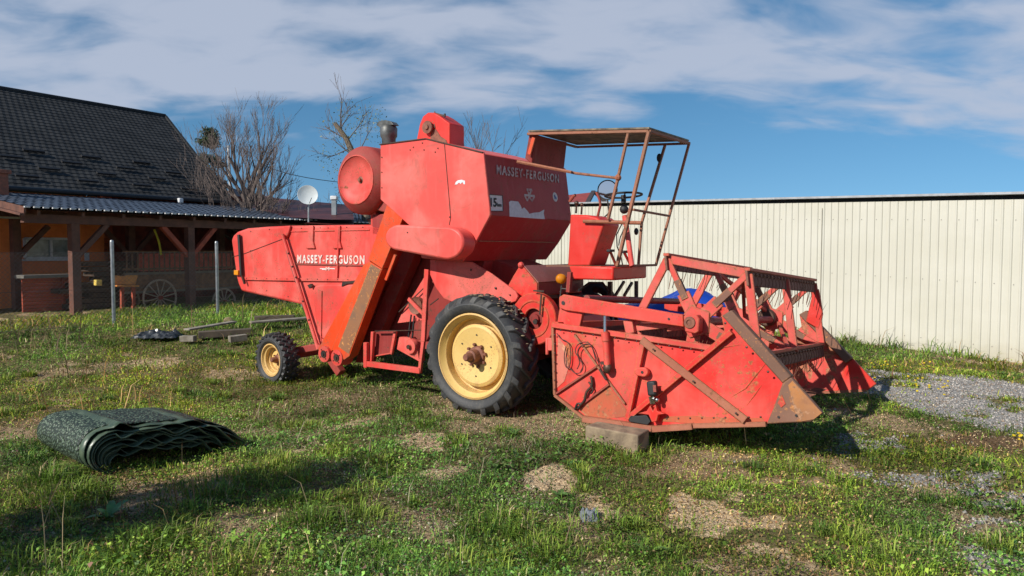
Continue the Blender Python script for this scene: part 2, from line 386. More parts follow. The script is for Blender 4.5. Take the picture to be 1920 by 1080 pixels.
MB().prism([sp[3] + Vector((.0, .035, 0)), sp[4] + Vector((0, .035, 0)), sp[5] + Vector((0, .035, -.0)), sp[5] + Vector((.004, .035, -.004)), sp[4] + Vector((.005, .035, -.002)), sp[3] + Vector((.005, .035, -.002))], (0, 1.955, 0)).build('lower_front', UNDER, tank_o)
MB().bar(sp[4] + Vector((.012, .05, 0)), sp[4] + Vector((.012, 1.85, 0)), .03, .012, (1, 0, 0)).build('flange', RUSTR, tank_o)
# hopper below
MB().prism([Vector((p.x, -.62, p.z)) for p in [sp[5], sp[6]]] + [Vector((sp[6].x + .1, -.62, sp[6].z - .25)), Vector((sp[5].x - .05, -.62, sp[5].z - .18))], (0, 1.25, 0)).build('hopper', SHADERED, comb, bevel=.01)
# drive cover: rounded box between two pulleys
def hull_px(c1, r1, c2, r2, n=14):
    pts = []
    a0 = math.atan2(c2[1] - c1[1], c2[0] - c1[0]); d = math.hypot(c2[0] - c1[0], c2[1] - c1[1]); k = math.acos((r1 - r2) / d)
    for i in range(n + 1):
        a = a0 + k + (2 * math.pi - 2 * k) * i / n; pts.append((c1[0] + r1 * math.cos(a), c1[1] + r1 * math.sin(a)))
    for i in range(n + 1):
        a = a0 - k + 2 * k * i / n; pts.append((c2[0] + r2 * math.cos(a), c2[1] + r2 * math.sin(a)))
    return pts
MB().prism([s_(x, y, 1.36) for x, y in hull_px((745.5, 445.5), 24, (838, 456), 31)], (0, .25, 0)).build('drive_cover', REDP, comb, bevel=.028)
MB().lathe([(0, .004), (.009, .004), (.009, 0)], s_(764, 436, 1.362), (0, -1, 0), 10).build('cover_bolt', IRON, comb)
# top: elevator head, pulley, air cleaner
eh = [s_(x, y, .55) for x, y in [(779, 268), (781, 262), (787, 232), (793, 218), (802, 211), (813, 211), (824, 217), (843, 231), (843, 272), (790, 272)]]
hd = MB().prism(eh, (0, .32, 0)).build('elevator_head', BRIGHT, comb, bevel=.012)
MB().bar(s_(815, 212, .50), s_(833, 217, .50), .02, .02).bar(s_(815, 209, .50), s_(815, 240, .56), .012, .012).bar(s_(834, 213, .50), s_(834, 219, .50), .02, .02).build('adjuster', IRON, hd)
MB().lathe([(0, .05), (.03, .05), (.035, .03), (.085, .03), (.085, 0), (0, 0)], s_(803, 239, .58), (0, -1, 0), 24).build('pulley', RUSTHUB, hd, smooth=True)
MB().prism([s_(x, y, .56) for x, y in [(808, 245), (817, 242), (826, 256), (836, 262), (839, 270), (806, 270)]], (0, .02, 0)).build('rusty_bracket', RUSTHUB, hd, bevel=.003)
ac = s_(729, 264, .5)
pc = MB().lathe([(0, -.12), (.095, -.12), (.100, .03), (.120, .06), (.125, .17), (.10, .21), (.03, .23), (0, .23)], ac, (0, 0, 1), 20).build('air_cleaner', GREYM, comb, smooth=True)
MB().prism([s_(x, y, .56) for x, y in [(705, 234), (710, 227), (722, 225), (733, 228), (738, 234), (720, 236), (712, 239)]], (0, .12, 0)).build('rain_cap', GREYM, pc, bevel=.006)

# ---- rotary dust screen: drum behind the tank
dc = s_(667, 337, 1.0); Rr = .475
dd = MB().lathe([(0, -.075), (.03, -.075), (.05, -.07), (.20, -.045), (.318, -.008), (.326, .006), (.338, .006), (.345, -.006), (.30, -.45), (0, -.45)], dc, (0, -1, 0), 64).build('screen_drum', RED, comb, smooth=True, ang=50)
MB().lathe([(.344, -.004), (.455, -.09), (Rr - .004, -.12), (Rr, -.15), (Rr, -.42), (.30, -.45)], dc, (0, -1, 0), 64).build('perforated_ring', paint('perforated_screen_ring', (.30, .040, .033), (.38, .07, .055), .04, .2, .6, dent=.1), dd, smooth=True, ang=50)
MB().lathe([(0, .045), (.022, .045), (.025, .01), (.055, .0), (.06, -.03), (0, -.03)], dc + Vector((.03, .07, 0)), (0, -1, 0), 20).build('drum_hub', RUSTHUB, dd, smooth=True)
MB().lathe([(0, 0), (.39, 0), (.40, -.01), (.40, -.75), (0, -.75)], dc + Vector((.42, .15, -.05)), (0, -1, 0), 48).build('screen_housing', REDD, comb, smooth=True)
MB().bar(dc + Vector((.12, .25, -.36)), dc + Vector((.12, .25, -.72)), .09, .09).build('screen_post', RED, comb, bevel=.006)
mp = MB()
for i, (x, y, r) in enumerate(((690, 408, .05), (672, 414, .035), (706, 412, .06))):
    mp.lathe([(0, .02), (r, .02), (r, -.06), (0, -.06)], s_(x + 24, y + 2, .72), (0, -1, 0), 16)
mp.tube([s_(690, 412, .7), s_(716, 405, .7), s_(735, 418, .7)], .02, 8).build('engine_fittings', IRON, comb, smooth=True)
MB().box(dc + Vector((.55, .55, -.62)), (.9, .7, .30)).build('engine_block', REDD, comb, bevel=.02)

# ---- rear hood (straw walker hood)
HW = .80
hood = [(433, 450), (437, 441), (445, 434), (462, 428), (500, 425), (540, 423), (703, 421), (728, 424), (722, 470), (690, 560), (655, 640), (628, 648), (597, 648), (564, 571), (452, 546), (446, 532), (443, 520)]
hp = [s_(x, y, HW) for x, y in hood]
hood_o = MB().prism(hp, (0, 1.55, 0)).build('rear_hood', RED, comb, bevel=.035)
def strip(nm, pts, wd, th, mat, par, **k): return plate(nm, pts, wd, th, mat, par, **k)
strip('hood_band', [(455, 519), (560, 521), (690, 523), (690, 528), (560, 527), (455, 525)], HW + .03, .03, RED, hood_o)
for x in (578, 628):
    rb = MB(); rb.prism([s_(px, py, HW + .03) for px, py in [(x - 1, 423), (x + 9, 423), (x + 8, 452), (x + 12, 466), (x - 5, 466), (x - 1, 452)]], (0, .03, 0))
    rb.build('hood_rib', RED, hood_o, bevel=.01)
rb = MB().prism([s_(px, py, HW + .04) for px, py in [(531, 424), (544, 423), (541, 436), (536, 448), (531, 446)]], (0, .04, 0)).build('hood_shoulder', RED, hood_o, bevel=.012)
strip('hood_rail', [(544, 433), (692, 430), (692, 432), (544, 435)], HW + .012, .012, RED, hood_o)
MB().bar(s_(636, 424, HW + .02), s_(632, 524, HW + .02), .02, .02, (0, 1, 0)).build('hood_strap', RED, hood_o, bevel=.003)
MB().bar(s_(457, 476, HW + .004), s_(530, 448, HW + .004), .006, .008, (0, 1, 0)).bar(s_(434, 482, HW + .004), s_(457, 476, HW + .004), .006, .008, (0, 1, 0)).build('hood_seam', IRON, hood_o)
MB().bar(s_(448, 440, HW + .04), s_(453, 517, HW + .04), .04, .045, (0, 1, 0)).build('rubber_latch', BLACK, hood_o, bevel=.006)
MB().bar(s_(454, 517, HW + .05), s_(459, 532, HW + .05), .03, .03, (0, 1, 0)).build('latch_pin', IRON, hood_o)
MB().box(s_(444.5, 511, HW + .03), (.11, .05, .08)).build('rear_indicator', AMBER, hood_o, bevel=.008)
MB().prism([s_(px, py, HW + .004) for px, py in [(557, 493.5), (691, 497), (691, 499.5), (557, 496)]], (0, -.012, 0)).build('name_strip', MAROON, hood_o)
text_on('MASSEY-FERGUSON', 'hood_lettering', LETW, hood_o, s_(558, 493, HW + .002), s_(684, 495.5, HW + .002), s_(558, 477.5, HW + .002), .006, (0, -1, 0), 1.28, .03)
sm = MB()
for a, b, hh in ((600, 612, .012), (604, 613, .012), (617, 628, .012)): sm.bar(s_(a, 503.5 if a != 604 else 505, HW + .003), s_(b, 504 if a != 604 else 505.2, HW + .003), .003, hh, (0, 1, 0))
each(sm, 'badge_line', WHITE, hood_o, per=1)
text_on('M', 'badge_letter', LETW, hood_o, s_(611, 507, HW + .002), s_(618, 507, HW + .002), s_(611, 500.5, HW + .002), .004)
hv = MB()
for x in range(462, 690, 19): hv.lathe([(0, .005), (.007, .003), (.010, 0)], s_(x, 522 + (x - 462) * .012, HW + .032), (0, -1, 0), 8)
for x, y in ((540, 428), (565, 428), (600, 427), (615, 427), (650, 426), (680, 426), (470, 434), (505, 430), (650, 500), (680, 515), (500, 545), (540, 556), (452, 500), (470, 470)): hv.lathe([(0, .005), (.007, .003), (.010, 0)], s_(x, y, HW + .004), (0, -1, 0), 8)
each(hv, 'hood_bolt', IRON, hood_o)
# lower bulged panel
low = [(585, 545), (590, 536), (600, 533), (650, 532), (690, 530), (690, 560), (628, 625), (612, 638), (601, 636), (594, 622)]
plate('lower_side_panel', low, HW + .06, .06, RED, hood_o, bevel=.03)
MB().bar(s_(603, 545, HW + .07), s_(602, 640, HW + .07), .014, .014, (0, 1, 0)).build('panel_rod', RED, hood_o, bevel=.003)
each(MB().prism([s_(x, y, HW + .08) for x, y in [(576, 535), (582, 532), (586, 536), (580, 541)]], (0, .04, 0)).prism([s_(x, y, HW + .075) for x, y in [(642, 528), (664, 526), (666, 531), (652, 532), (640, 537)]], (0, .02, 0)), 'panel_catch', IRON, hood_o, per=1)
MB().tube([s_(530, 440, HW + .08), s_(597, 655, HW + .08)], .028, 10).build('support_rod', RED, comb, smooth=True)
MB().tube([s_(537, 470, HW + .10), s_(555, 530, HW + .10)], .011, 8).build('gas_strut', MAROON, hood_o, smooth=True)
cb = MB()
for y, x in ((475, 541), (500, 548), (520, 555), (565, 568), (600, 579)): cb.ball(s_(x, y, HW + .1), .016, 6, 4)
each(cb, 'rod_clip', IRON, hood_o, per=1)
MB().tube([s_(597, 650, .9), s_(601, 655, .6), s_(604, 640, -.2)], .03, 8).build('support_foot', RED, comb, smooth=True)

# ---- grain elevators (orange)
EW = 1.05
ev = MB().prism([s_(x, y, EW) for x, y in [(729, 372), (768, 380), (757, 405), (716.5, 504), (694, 489), (690, 488)]], (0, .17, 0)).build('grain_elevator', ORANGE, comb, bevel=.006)
MB().prism([s_(x, y, EW) for x, y in [(691, 490), (716, 505), (655, 668), (645, 675), (621, 655)]], (0, .17, 0)).build('elevator_leg', ORANGE, ev, bevel=.006)
MB().prism([s_(x, y, EW + .005) for x, y in [(695, 495), (713.5, 505.5), (654, 664), (634, 650)]], (0, .01, 0)).build('rusty_inspection_panel', RUSTO, ev, bevel=.002)
MB().prism([s_(x, y, EW - .03) for x, y in [(681, 497), (694, 489), (688, 520), (622, 658), (612, 668), (596, 655)]], (0, .16, 0)).build('elevator_leg', ORANGE, ev, bevel=.006)
for (x, y) in ((608, 664), (632, 671)):
    c = s_(x, y, EW + .004)
    bh = MB().lathe([(.0, .006), (.055, .006), (.06, .014), (.115, .010), (.118, 0), (.118, -.2), (0, -.2)], c, (0, -1, 0), 28).build('bearing_housing', RED, ev, smooth=True)
    b2 = MB().lathe([(0, .03), (.02, .03), (.022, .018), (.05, .018), (.052, .004)], c + Vector((0, -.002, 0)), (0, -1, 0), 16)
    for k in range(4):
        a = k * math.pi / 2 + .6; b2.lathe([(0, .022), (.010, .02), (.011, .008)], c + Vector((.075 * math.cos(a), 0, .075 * math.sin(a))), (0, -1, 0), 6)
    b2.build('bearing', IRON, bh)
MB().prism([s_(x, y, .66) for x, y in [(768, 440), (790, 450), (688, 680), (665, 680)]], (0, .18, 0)).build('return_elevator', SHADERED, comb, bevel=.006)
MB().bar(s_(742, 478, .98), s_(724, 525, .98), .03, .04).build('elevator_stay', ORANGE, comb)

# ---- body and chassis
bd = MB().prism([s_(x, y, .42) for x, y in [(690, 445), (880, 470), (960, 500), (1050, 560), (1035, 660), (900, 680), (800, 640), (700, 625), (650, 640)]], (0, .84, 0)).build('threshing_body', SHADERED, comb, bevel=.01)
plate('side_shield', [(806, 486), (884, 491), (921, 513), (966, 546), (971, 556), (967, 565), (958, 568), (920, 566), (870, 575), (832, 560), (817, 540), (806, 515)], 1.0, .03, RED, comb, bevel=.008)
each(MB().ball(s_(929, 540, 1.01), .016, 8, 5, (1, .5, 1)).ball(s_(883, 506, 1.01), .014, 8, 5, (1, .5, 1)).ball(s_(956, 553, 1.01), .01, 8, 5), 'shield_bolt', IRON, comb, per=1)
MB().bar(s_(801, 505, 1.0), s_(794, 640, 1.0), .04, .07, (0, 1, 0)).bar(s_(794, 640, 1.0), s_(787, 698, 1.0), .04, .05, (0, 1, 0)).build('frame_post', RED, comb, bevel=.005)
MB().prism([s_(x, y, .86) for x, y in [(802, 508), (800, 600), (745, 606), (752, 590), (778, 548)]], (0, .03, 0)).build('inner_shield', RED, comb, bevel=.004)
fr = MB()
fr.bar(s_(687, 642, 1.0), s_(687, 689, 1.0), .06, .065, (0, 1, 0)).bar(s_(690, 682, 1.0), s_(789, 695, 1.0), .06, .075, (0, 1, 0))
fr.bar(s_(700, 622, .95), s_(696, 682, .95), .05, .05, (0, 1, 0)).bar(s_(742, 620, .9), s_(734, 664, .9), .04, .045, (0, 1, 0)).bar(s_(695, 669, .9), s_(735, 662, .9), .03, .02, (0, 1, 0))
fr.build('step_frame', RED, comb, bevel=.005)
MB().prism([s_(x, y, .88) for x, y in [(703, 622), (742, 620), (735, 662), (697, 668)]], (0, .02, 0)).build('lower_panel', SHADERED, comb)
MB().prism([s_(x, y, .93) for x, y in [(748, 632), (768, 633), (782, 650), (786, 678), (744, 655)]], (0, .12, 0)).build('auger_trough', RED, comb, bevel=.004)
c = s_(769, 650, .96)
e = MB().lathe([(0, .03), (.03, .03), (.032, .01), (.095, .01), (.10, 0), (.10, -.06), (0, -.06)], c, (0, -1, 0), 24).build('auger_bearing', RED, comb, smooth=True)
MB().lathe([(0, .045), (.03, .045), (.03, .0)], c, (0, -1, 0), 8).build('bearing_nut', IRON, e)
c = s_(780, 573, .93)
MB().lathe([(0, .03), (.03, .03), (.03, 0), (.085, 0), (.115, .02), (.115, -.05), (0, -.05)], c, (0, -1, 0), 24).build('belt_pulley', RUSTHUB, comb, smooth=True)
MB().bar(s_(766, 560, .97), s_(795, 590, .97), .03, .05, (0, 1, 0)).build('tensioner_arm', RED, comb, bevel=.004)
each(MB().bar(s_(771, 590, .93), s_(766, 632, .93), .02, .014).bar(s_(777, 592, .93), s_(773, 634, .93), .02, .014), 'belt_run', BLACK, comb, per=1)
each(MB().bar(s_(704, 620.5, .96), s_(790, 619, .96), .03, .01, (0, 1, 0)).bar(s_(748, 585, .9), s_(800, 535, .9), .012, .012).bar(s_(806, 572, .98), s_(822, 560, .98), .012, .012), 'control_rod', IRON, comb, per=1)
MB().bar(s_(600, 640, .55), s_(640, 700, .55), .12, .12).box((s_(640, 690, .5).x + 1.2, 0, .62), (2.6, .9, .12)).build('chassis_rails', REDD, comb, bevel=.01)
# front crescent guard of the traction pulley
gcen = s_(1000, 598, .98)
MB().lathe([(.12, -.03), (.125, .0), (.20, .0), (.205, .010), (.215, .010), (.22, 0), (.30, 0), (.31, -.01), (.31, -.10), (.12, -.10)], gcen, (0, -1, 0), 48).build('traction_pulley_guard', REDH, comb, smooth=True)
MB().lathe([(0, -.03), (.05, -.03), (.055, -.06), (.12, -.06), (.12, -.12)], gcen, (0, -1, 0), 32).build('traction_pulley', SHADERED, comb, smooth=True)
b2 = MB()
b2.lathe([(0, .03), (.03, .03), (.035, .005)], gcen + Vector((.04, 0, -.03)), (0, -1, 0), 10).bar(s_(1015, 552, 1.02), s_(1012, 590, 1.02), .01, .02).bar(s_(1000, 545, 1.02), s_(1020, 546, 1.02), .01, .02)
b2.build('guard_bracket', IRON, comb)
# feeder top box
fb = MB().prism([s_(x, y, .88) for x, y in [(973, 500), (981, 500), (1007, 531), (1007, 556), (962, 560), (950, 540), (962, 518)]], (0, 1.15, 0)).build('feeder_cover', REDH, comb, bevel=.006)
fa, fb_, fc = s_(982, 500, .87), s_(1008, 531, .87), s_(1008, 553, .87)
MB().prism([fa + Vector((0, 0, .004)), fb_ + Vector((.004, 0, .004)), fb_ + Vector((.012, 0, .012)), fa + Vector((.008, 0, .016))], (0, 1.12, 0)).build('cover_roof', paint('dusty_maroon_sheet', (.30, .085, .08), (.38, .17, .15), .06, .4, .6), fb)
MB().prism([fb_ + Vector((.004, 0, 0)), fc + Vector((.004, 0, 0)), fc + Vector((.01, 0, 0)), fb_ + Vector((.01, 0, 0))], (0, 1.12, 0)).build('cover_front', MAROON, fb)
cr = MB()
for (a, b) in (((1000, 498), (1012, 507)), ((1020, 503), (1028, 513)), ((1040, 500), (1050, 508))):
    pass
MB().bar(s_(980, 499, .86), f_(1060, 503, s_(980, 499, .86).x), .03, .03).build('cover_ledge', REDD, fb)
MB().ball(s_(977, 497, .88), .04, 8, 6).build('cover_knob', RED, fb, smooth=True)
al = s_(1052.5, 523, .9)
lm = MB().lathe([(0, .045), (.03, .04), (.055, .02), (.06, 0), (.06, -.03), (.045, -.06), (0, -.06)], al, (.75, -.65, 0), 20).build('front_indicator', AMBER, comb, smooth=True)
MB().bar(s_(1069, 510, .88), s_(1066, 548, .88), .05, .05).build('lamp_post', REDD, comb, bevel=.004)
MB().tube([s_(1053, 533, .88), s_(1050, 560, .88)], .008, 6).tube([s_(1050, 548, .88), s_(1054, 541, .88), s_(1062, 542, .88), s_(1064, 550, .88)], .008, 6).build('lamp_stalk', GREYM, lm)
MB().bar(s_(1010, 556, .86), f_(1085, 556, s_(1010, 556, .86).x), .05, .04).build('cover_beam', IRON, comb)

# ---- operator's platform
PW = .55
pf = MB().prism([s_(x, y, PW) for x, y in [(1066, 499), (1150, 500), (1150, 526), (1075, 524)]], (0, .95, 0)).build('platform', BRIGHT, comb, bevel=.02)
MB().box(s_(1150, 499, 0) + Vector((-.28, 0, .005)), (.75, 1.05, .012)).build('platform_floor', RUSTB, pf)
bx = MB().prism([s_(x, y, .50) for x, y in [(1069, 402), (1100, 403), (1118, 407), (1128, 414), (1133, 420), (1106, 499), (1064, 499)]], (0, .42, 0)).build('fuel_tank', BRIGHT, comb, bevel=.02)
MB().tube([s_(1094, 415, .53), s_(1203, 418, .53)], .022, 8).build('grab_rail', RUSTR, comb, smooth=True)
each(MB().tube([s_(1080, 400, .4), s_(1081, 384, .4)], .012, 6).ball(s_(1081, 381, .4), .03, 8, 6).tube([s_(1090, 402, .4), s_(1091, 388, .4)], .012, 6).ball(s_(1091, 384, .4), .024, 8, 6), 'control_lever', IRON, comb, smooth=True, per=2)
lv2 = MB().tube([s_(1068, 378, .2), s_(1076, 367, .2), s_(1079, 366, .2)], .02, 8)
each(lv2.tube([s_(1120, 408, .3), s_(1126, 384, .3), s_(1124, 374, .3), s_(1118, 360, .3)], .016, 8).tube([s_(1122, 455, .3), s_(1135, 445, .3)], .014, 6), 'hand_lever', REDD, comb, smooth=True, per=1)
# seat
MB().box(s_(1108, 392, 0) + Vector((0, .1, -.14)), (.35, .45, .08)).build('seat', BLACK, comb, bevel=.03) if 0 else None
# cage
cg = empty('cage_root') if 0 else None
U1 = 1.92; ztop = 3.30
cage = MB()
NT_, FT_ = s_(1217, 246, PW), f_(1292, 269, s_(1217, 246, PW).x)
NB_, FB_ = s_(1157, 499, PW), f_(1230, 497, s_(1157, 499, PW).x)
RT_ = s_(990, 251, PW); RTF = Vector((RT_.x, FT_.y, RT_.z - .02))
for a, b, wd in ((NT_, NB_, .045), (FT_, FB_, .035), (NB_, FB_, .035), (NT_, FT_, .04), (NT_, RT_, .04), (FT_, RTF, .035), (RT_, RTF, .035)):
    cage.bar(a, b, wd, wd * .8, (0, 1, 0) if abs((b - a).normalized().y) < .7 else (1, 0, 0))
m2a = s_(1178, 250, PW + .02); m2b = s_(1159, 333, PW + .02)
cage.bar(m2a, m2b, .035, .03, (0, 1, 0)).bar(m2b, s_(1140, 412, PW + .02), .035, .03, (0, 1, 0))
fm = f_(1247, 272, FT_.x - .35); fm2 = f_(1203, 418, FT_.x - .45)
cage.bar(fm, fm2, .035, .03, (0, 1, 0)).bar(fm2, f_(1197, 498, FT_.x - .45), .03, .03, (0, 1, 0))
cage.bar(s_(1187, 393, PW), f_(1255, 405, s_(1187, 393, PW).x), .03, .025)
cage_o = cage.build('cab_cage', CAGE, comb, bevel=.004)
MB().tube([s_(1158, 334, PW + .02), s_(1080, 325, PW + .02), s_(970, 302, PW + .05)], .016, 8).build('handrail', CAGE, cage_o, smooth=True)
MB().tube([s_(970, 303, PW + .06), s_(1072, 323, PW + .06)], .02, 6).build('handrail_grip', RUSTR, cage_o)
MB().ball(f_(1236, 296, FT_.x - .33), .035, 8, 6, (1, 1, 1.6)).build('work_lamp', BLACK, cage_o)
MB().ball(m2b, .04, 8, 6).build('rail_clamp', RUSTR, cage_o)
# canopy board
ca = [NT_, RT_, RTF, FT_]; up = Vector((0, 0, .012))
MB().prism([p + Vector((0, 0, .028)) for p in ca], (0, 0, .018)).build('canopy', CANVAS, cage_o)
# canopy back bracket on the tank
MB().prism([s_(x, y, PW - .05) for x, y in [(992, 252), (1003, 252), (997, 308), (984, 297)]], (0, .80, 0)).build('canopy_bracket', SHADERED, comb, bevel=.01)
MB().bar(s_(1001, 258, PW + .0), s_(992, 290, PW + .0), .02, .05, (0, 1, 0)).build('bracket_stay', ORANGE, comb, bevel=.003)
# steering
sc_ = f_(1169, 366, 1.42); col0 = f_(1185, 499, 1.60)
st = MB().tube([sc_ + Vector((.02, 0, -.25)), (sc_ + col0) / 2 + Vector((0, 0, -.05)), col0], [.035, .03, .03], 10).build('steering_column', RED, comb, smooth=True)
axs = (sc_ - col0).normalized(); axs = (axs + Vector((0, 0, 2.5))).normalized()
sw = MB(); xx, yy = orth(axs); ring = [sc_ + (xx * math.cos(a) + yy * math.sin(a)) * .22 for a in [2 * math.pi * k / 40 for k in range(41)]]
sw.tube(ring, .013, 8)
for k in range(3):
    a = 2 * math.pi * k / 3 + .5; sw.tube([sc_ - axs * .03, sc_ + (xx * math.cos(a) + yy * math.sin(a)) * .22], .009, 6)
sw.lathe([(0, .0), (.03, 0), (.03, -.09), (0, -.09)], sc_, axs, 12).ball(sc_ + Vector((.01, 0, -.17)), .055, 10, 6).build('steering_wheel', BLACK, comb, smooth=True)
pd = MB()
for (x0, y0, x1, y1) in ((1144, 471, 1156, 500), (1170, 473, 1184, 500)):
    pd.tube([f_(x0, y0, 1.5), f_(x1, y1, 1.5)], .018, 6)
each(pd, 'pedal_arm', RED, comb, per=1)
each(MB().box(f_(1145, 470, 1.5), (.05, .12, .03)).box(f_(1171, 472, 1.5), (.05, .12, .03)), 'pedal', BLACK, comb, bevel=.006, per=1)
MB().tube([f_(1166, 420, 1.45), f_(1156, 440, 1.45), f_(1157, 462, 1.45), f_(1164, 480, 1.45), f_(1168, 500, 1.45)], .008, 6).tube([f_(1172, 425, 1.45), f_(1163, 445, 1.45), f_(1160, 460, 1.45)], .008, 6).ball(f_(1193, 434, 1.5), .03, 8, 6, (1, 1, 1.5)).build('cables', BLACK, comb, smooth=True)
mr = f_(1139, 356, .95)
mi = MB().lathe([(0, .004), (.115, .004), (.12, 0), (.12, -.02), (0, -.03)], mr, (.35, -.9, .05), 32).build('rear_view_mirror', GLASS, comb, smooth=True)
MB().lathe([(.118, .008), (.13, .008), (.13, -.02), (.118, -.02)], mr, (.35, -.9, .05), 32, closed=True).tube([mr + Vector((0, 0, -.12)), mr + Vector((.05, -.05, -.3)), f_(1130, 410, .95)], .01, 6).build('mirror_rim', BLACK, mi, smooth=True)
# things under the platform
each(MB().tube([f_(1193, 527, 1.5), f_(1193, 560, 1.5)], .025, 8).bar(f_(1150, 560, 1.1), f_(1170, 528, 1.1), .03, .03).bar(f_(1144, 528, 1.1), f_(1144, 555, 1.1), .05, .05).bar(f_(1170, 555, 1.2), f_(1185, 530, 1.2), .03, .03), 'platform_strut', IRON, comb, per=1)
MB().lathe([(.10, .05), (.20, .05), (.23, 0), (.20, -.05), (.10, -.05)], f_(1122, 552, .9), (.5, -.3, .8), 24, closed=True).build('spare_hose_coil', BLACK, comb, smooth=True)
each(MB().tube([f_(1085, 545, 1.0), f_(1105, 530, 1.0), f_(1130, 530, 1.1), f_(1142, 548, 1.1), f_(1160, 560, 1.1)], .014, 6).tube([f_(1108, 497, 1.1), f_(1118, 490, 1.1), f_(1135, 500, 1.1)], .012, 6), 'hydraulic_hose', BLACK, comb, smooth=True, per=1)

# ---- wheels
def wheel(name, c, Ro, wd, rimR, lugs, lugh, yaw, par, rear=False):
    """axle along local y; outer face towards -y at c"""
    root = MB()
    w2 = wd / 2; cc = Vector((0, 0, 0))
    rt = bpy.data.objects.new(name, None); COL.objects.link(rt); rt.parent = par; rt.location = c; rt.rotation_euler = (0, 0, yaw)
    Rb = Ro - lugh
    prof = [(rimR, -w2 * .62), (rimR + .02, -w2 * .78), (rimR + (Rb - rimR) * .35, -w2 * .98), (rimR + (Rb - rimR) * .65, -w2 * 1.0), (Rb - .04, -w2 * .86), (Rb - .005, -w2 * .68),
            (Rb, -w2 * .3), (Rb + .004, 0), (Rb, w2 * .3), (Rb - .005, w2 * .68), (Rb - .04, w2 * .86), (rimR + (Rb - rimR) * .5, w2), (rimR, w2 * .7)]
    t = MB().lathe(prof, cc, (0, 1, 0), 72)
    if not rear:
        for k in range(lugs):
            for sd in (-1, 1):
                a0 = 2 * math.pi * (k + (0.5 if sd > 0 else 0)) / lugs
                pts = []
                for (yy_, da, r0, r1, hw) in ((-sd * .02, .0, Rb - .01, Ro, .024), (sd * w2 * .45, .13, Rb - .01, Ro, .026), (sd * w2 * .82, .25, Rb - .05, Ro - .025, .034), (sd * w2 * .97, .29, Rb - .12, Ro - .085, .036)):
                    ang = a0 + da
                    for r, dh in ((r0, hw * 1.3), (r1, hw), (r1, -hw), (r0, -hw * 1.3)):
                        aa = ang + dh / r; pts.append(Vector((r * math.cos(aa), yy_, r * math.sin(aa))))
                fs = [(0, 1, 2, 3), (15, 14, 13, 12)]
                for i in range(3):
                    for j in range(4): fs.append((i * 4 + j, i * 4 + (j + 1) % 4, i * 4 + 4 + (j + 1) % 4, i * 4 + 4 + j))
                t.add(pts, fs)
    else:
        for k in range(lugs):
            for j, yy_ in enumerate((-.8, -.3, .3, .8)):
                a0 = 2 * math.pi * (k + .5 * (j % 2)) / lugs
                rr = Rb + lugh * .5 - (.018 if abs(yy_) > .5 else 0)
                rot = Matrix.Rotation(-a0 + math.pi / 2, 3, 'Y') @ Matrix.Rotation(.5 * (1 if yy_ > 0 else -1), 3, 'Z')
                t.box((rr * math.cos(a0), yy_ * w2 * .92, rr * math.sin(a0)), (.042, wd * .22, lugh + .02), rot)
    t.build('tyre', TYRE, rt, bevel=.008 if not rear else .005, ang=40)
    # rim: flange, gutter, dish (outer face at -y)
    r = rimR
    if not rear:
        prof = [(r + .015, -w2 * .80), (r + .02, -w2 * .84), (r - .002, -w2 * .88), (r - .015, -w2 * .80), (r - .035, -w2 * .62), (r - .055, -w2 * .55), (r - .058, -w2 * .10), (r - .12, -w2 * .02), (r - .14, -w2 * .10)]
        prof += [(r - .12, -w2 * .40), (r - .16, -w2 * .50), (.22, -w2 * .42), (.14, -w2 * .36), (0, -w2 * .36)]
    else:
        prof = [(r + .012, -w2 * .78), (r + .014, -w2 * .83), (r - .006, -w2 * .84), (r - .02, -w2 * .62), (r - .045, -w2 * .55), (r - .05, -w2 * .2), (r - .075, -w2 * .15), (r - .08, w2 * .02), (.06, w2 * .02), (0, w2 * .02)]
    rim = MB().lathe(prof, cc, (0, 1, 0), 64).build('rim', YEL, rt, smooth=True, ang=30)
    hub = MB()
    if not rear:
        y0 = -w2 * .36
        hub.lathe([(0, -.24), (.035, -.24), (.045, -.225), (.05, -.17), (.055, -.15), (.075, -.14), (.08, -.04), (.11, -.03), (.12, .0)][::1], Vector((0, y0, 0)), (0, 1, 0), 20)
        for k in range(8):
            a = 2 * math.pi * k / 8 + .2; hub.lathe([(0, -.03), (.018, -.028), (.020, 0)], Vector((.135 * math.cos(a), y0 - .012, .135 * math.sin(a))), (0, 1, 0), 6)
    else:
        hub.lathe([(0, -.11), (.03, -.11), (.04, -.09), (.045, -.02), (.07, -.01), (.07, .02)], Vector((0, w2 * .02, 0)), (0, 1, 0), 16)
        for k in range(5):
            a = 2 * math.pi * k / 5; hub.lathe([(0, -.025), (.012, -.022), (.013, 0)], Vector((.085 * math.cos(a), w2 * .02, .085 * math.sin(a))), (0, 1, 0), 6)
    hub.build('hub', RUSTHUB, rt, smooth=True)
    if not rear:
        hl = MB()
        for k in range(6):
            a = 2 * math.pi * k / 6 + .5; hl.lathe([(0, -.003), (.011, -.003)], Vector((.25 * math.cos(a), -w2 * .455, .25 * math.sin(a))), (0, 1, 0), 8)
        hl.build('bolt_holes', INK, rt)
        mu = MB()
        for k in range(60):
            a = random.uniform(.75, 1.75) if k < 48 else random.uniform(.2, .8); y = random.uniform(-w2 * .8, w2 * .7)
            mu.ball((Ro * math.cos(a) * .985, y, Ro * math.sin(a) * .985), random.uniform(.005, .013), 6, 4, (2.2, 2.6, .8))
        tag(mu.build('dried_mud', MUD, rt, smooth=True), kind='stuff')
    return rt
for o_ in [wheel('front_wheel', (0, -1.35 + .23, .68), .74, .46, .50, 20, .045, 0, comb), wheel('front_wheel', (0, 1.12, .68), .74, .46, .50, 20, .045, math.pi, comb)]: pass
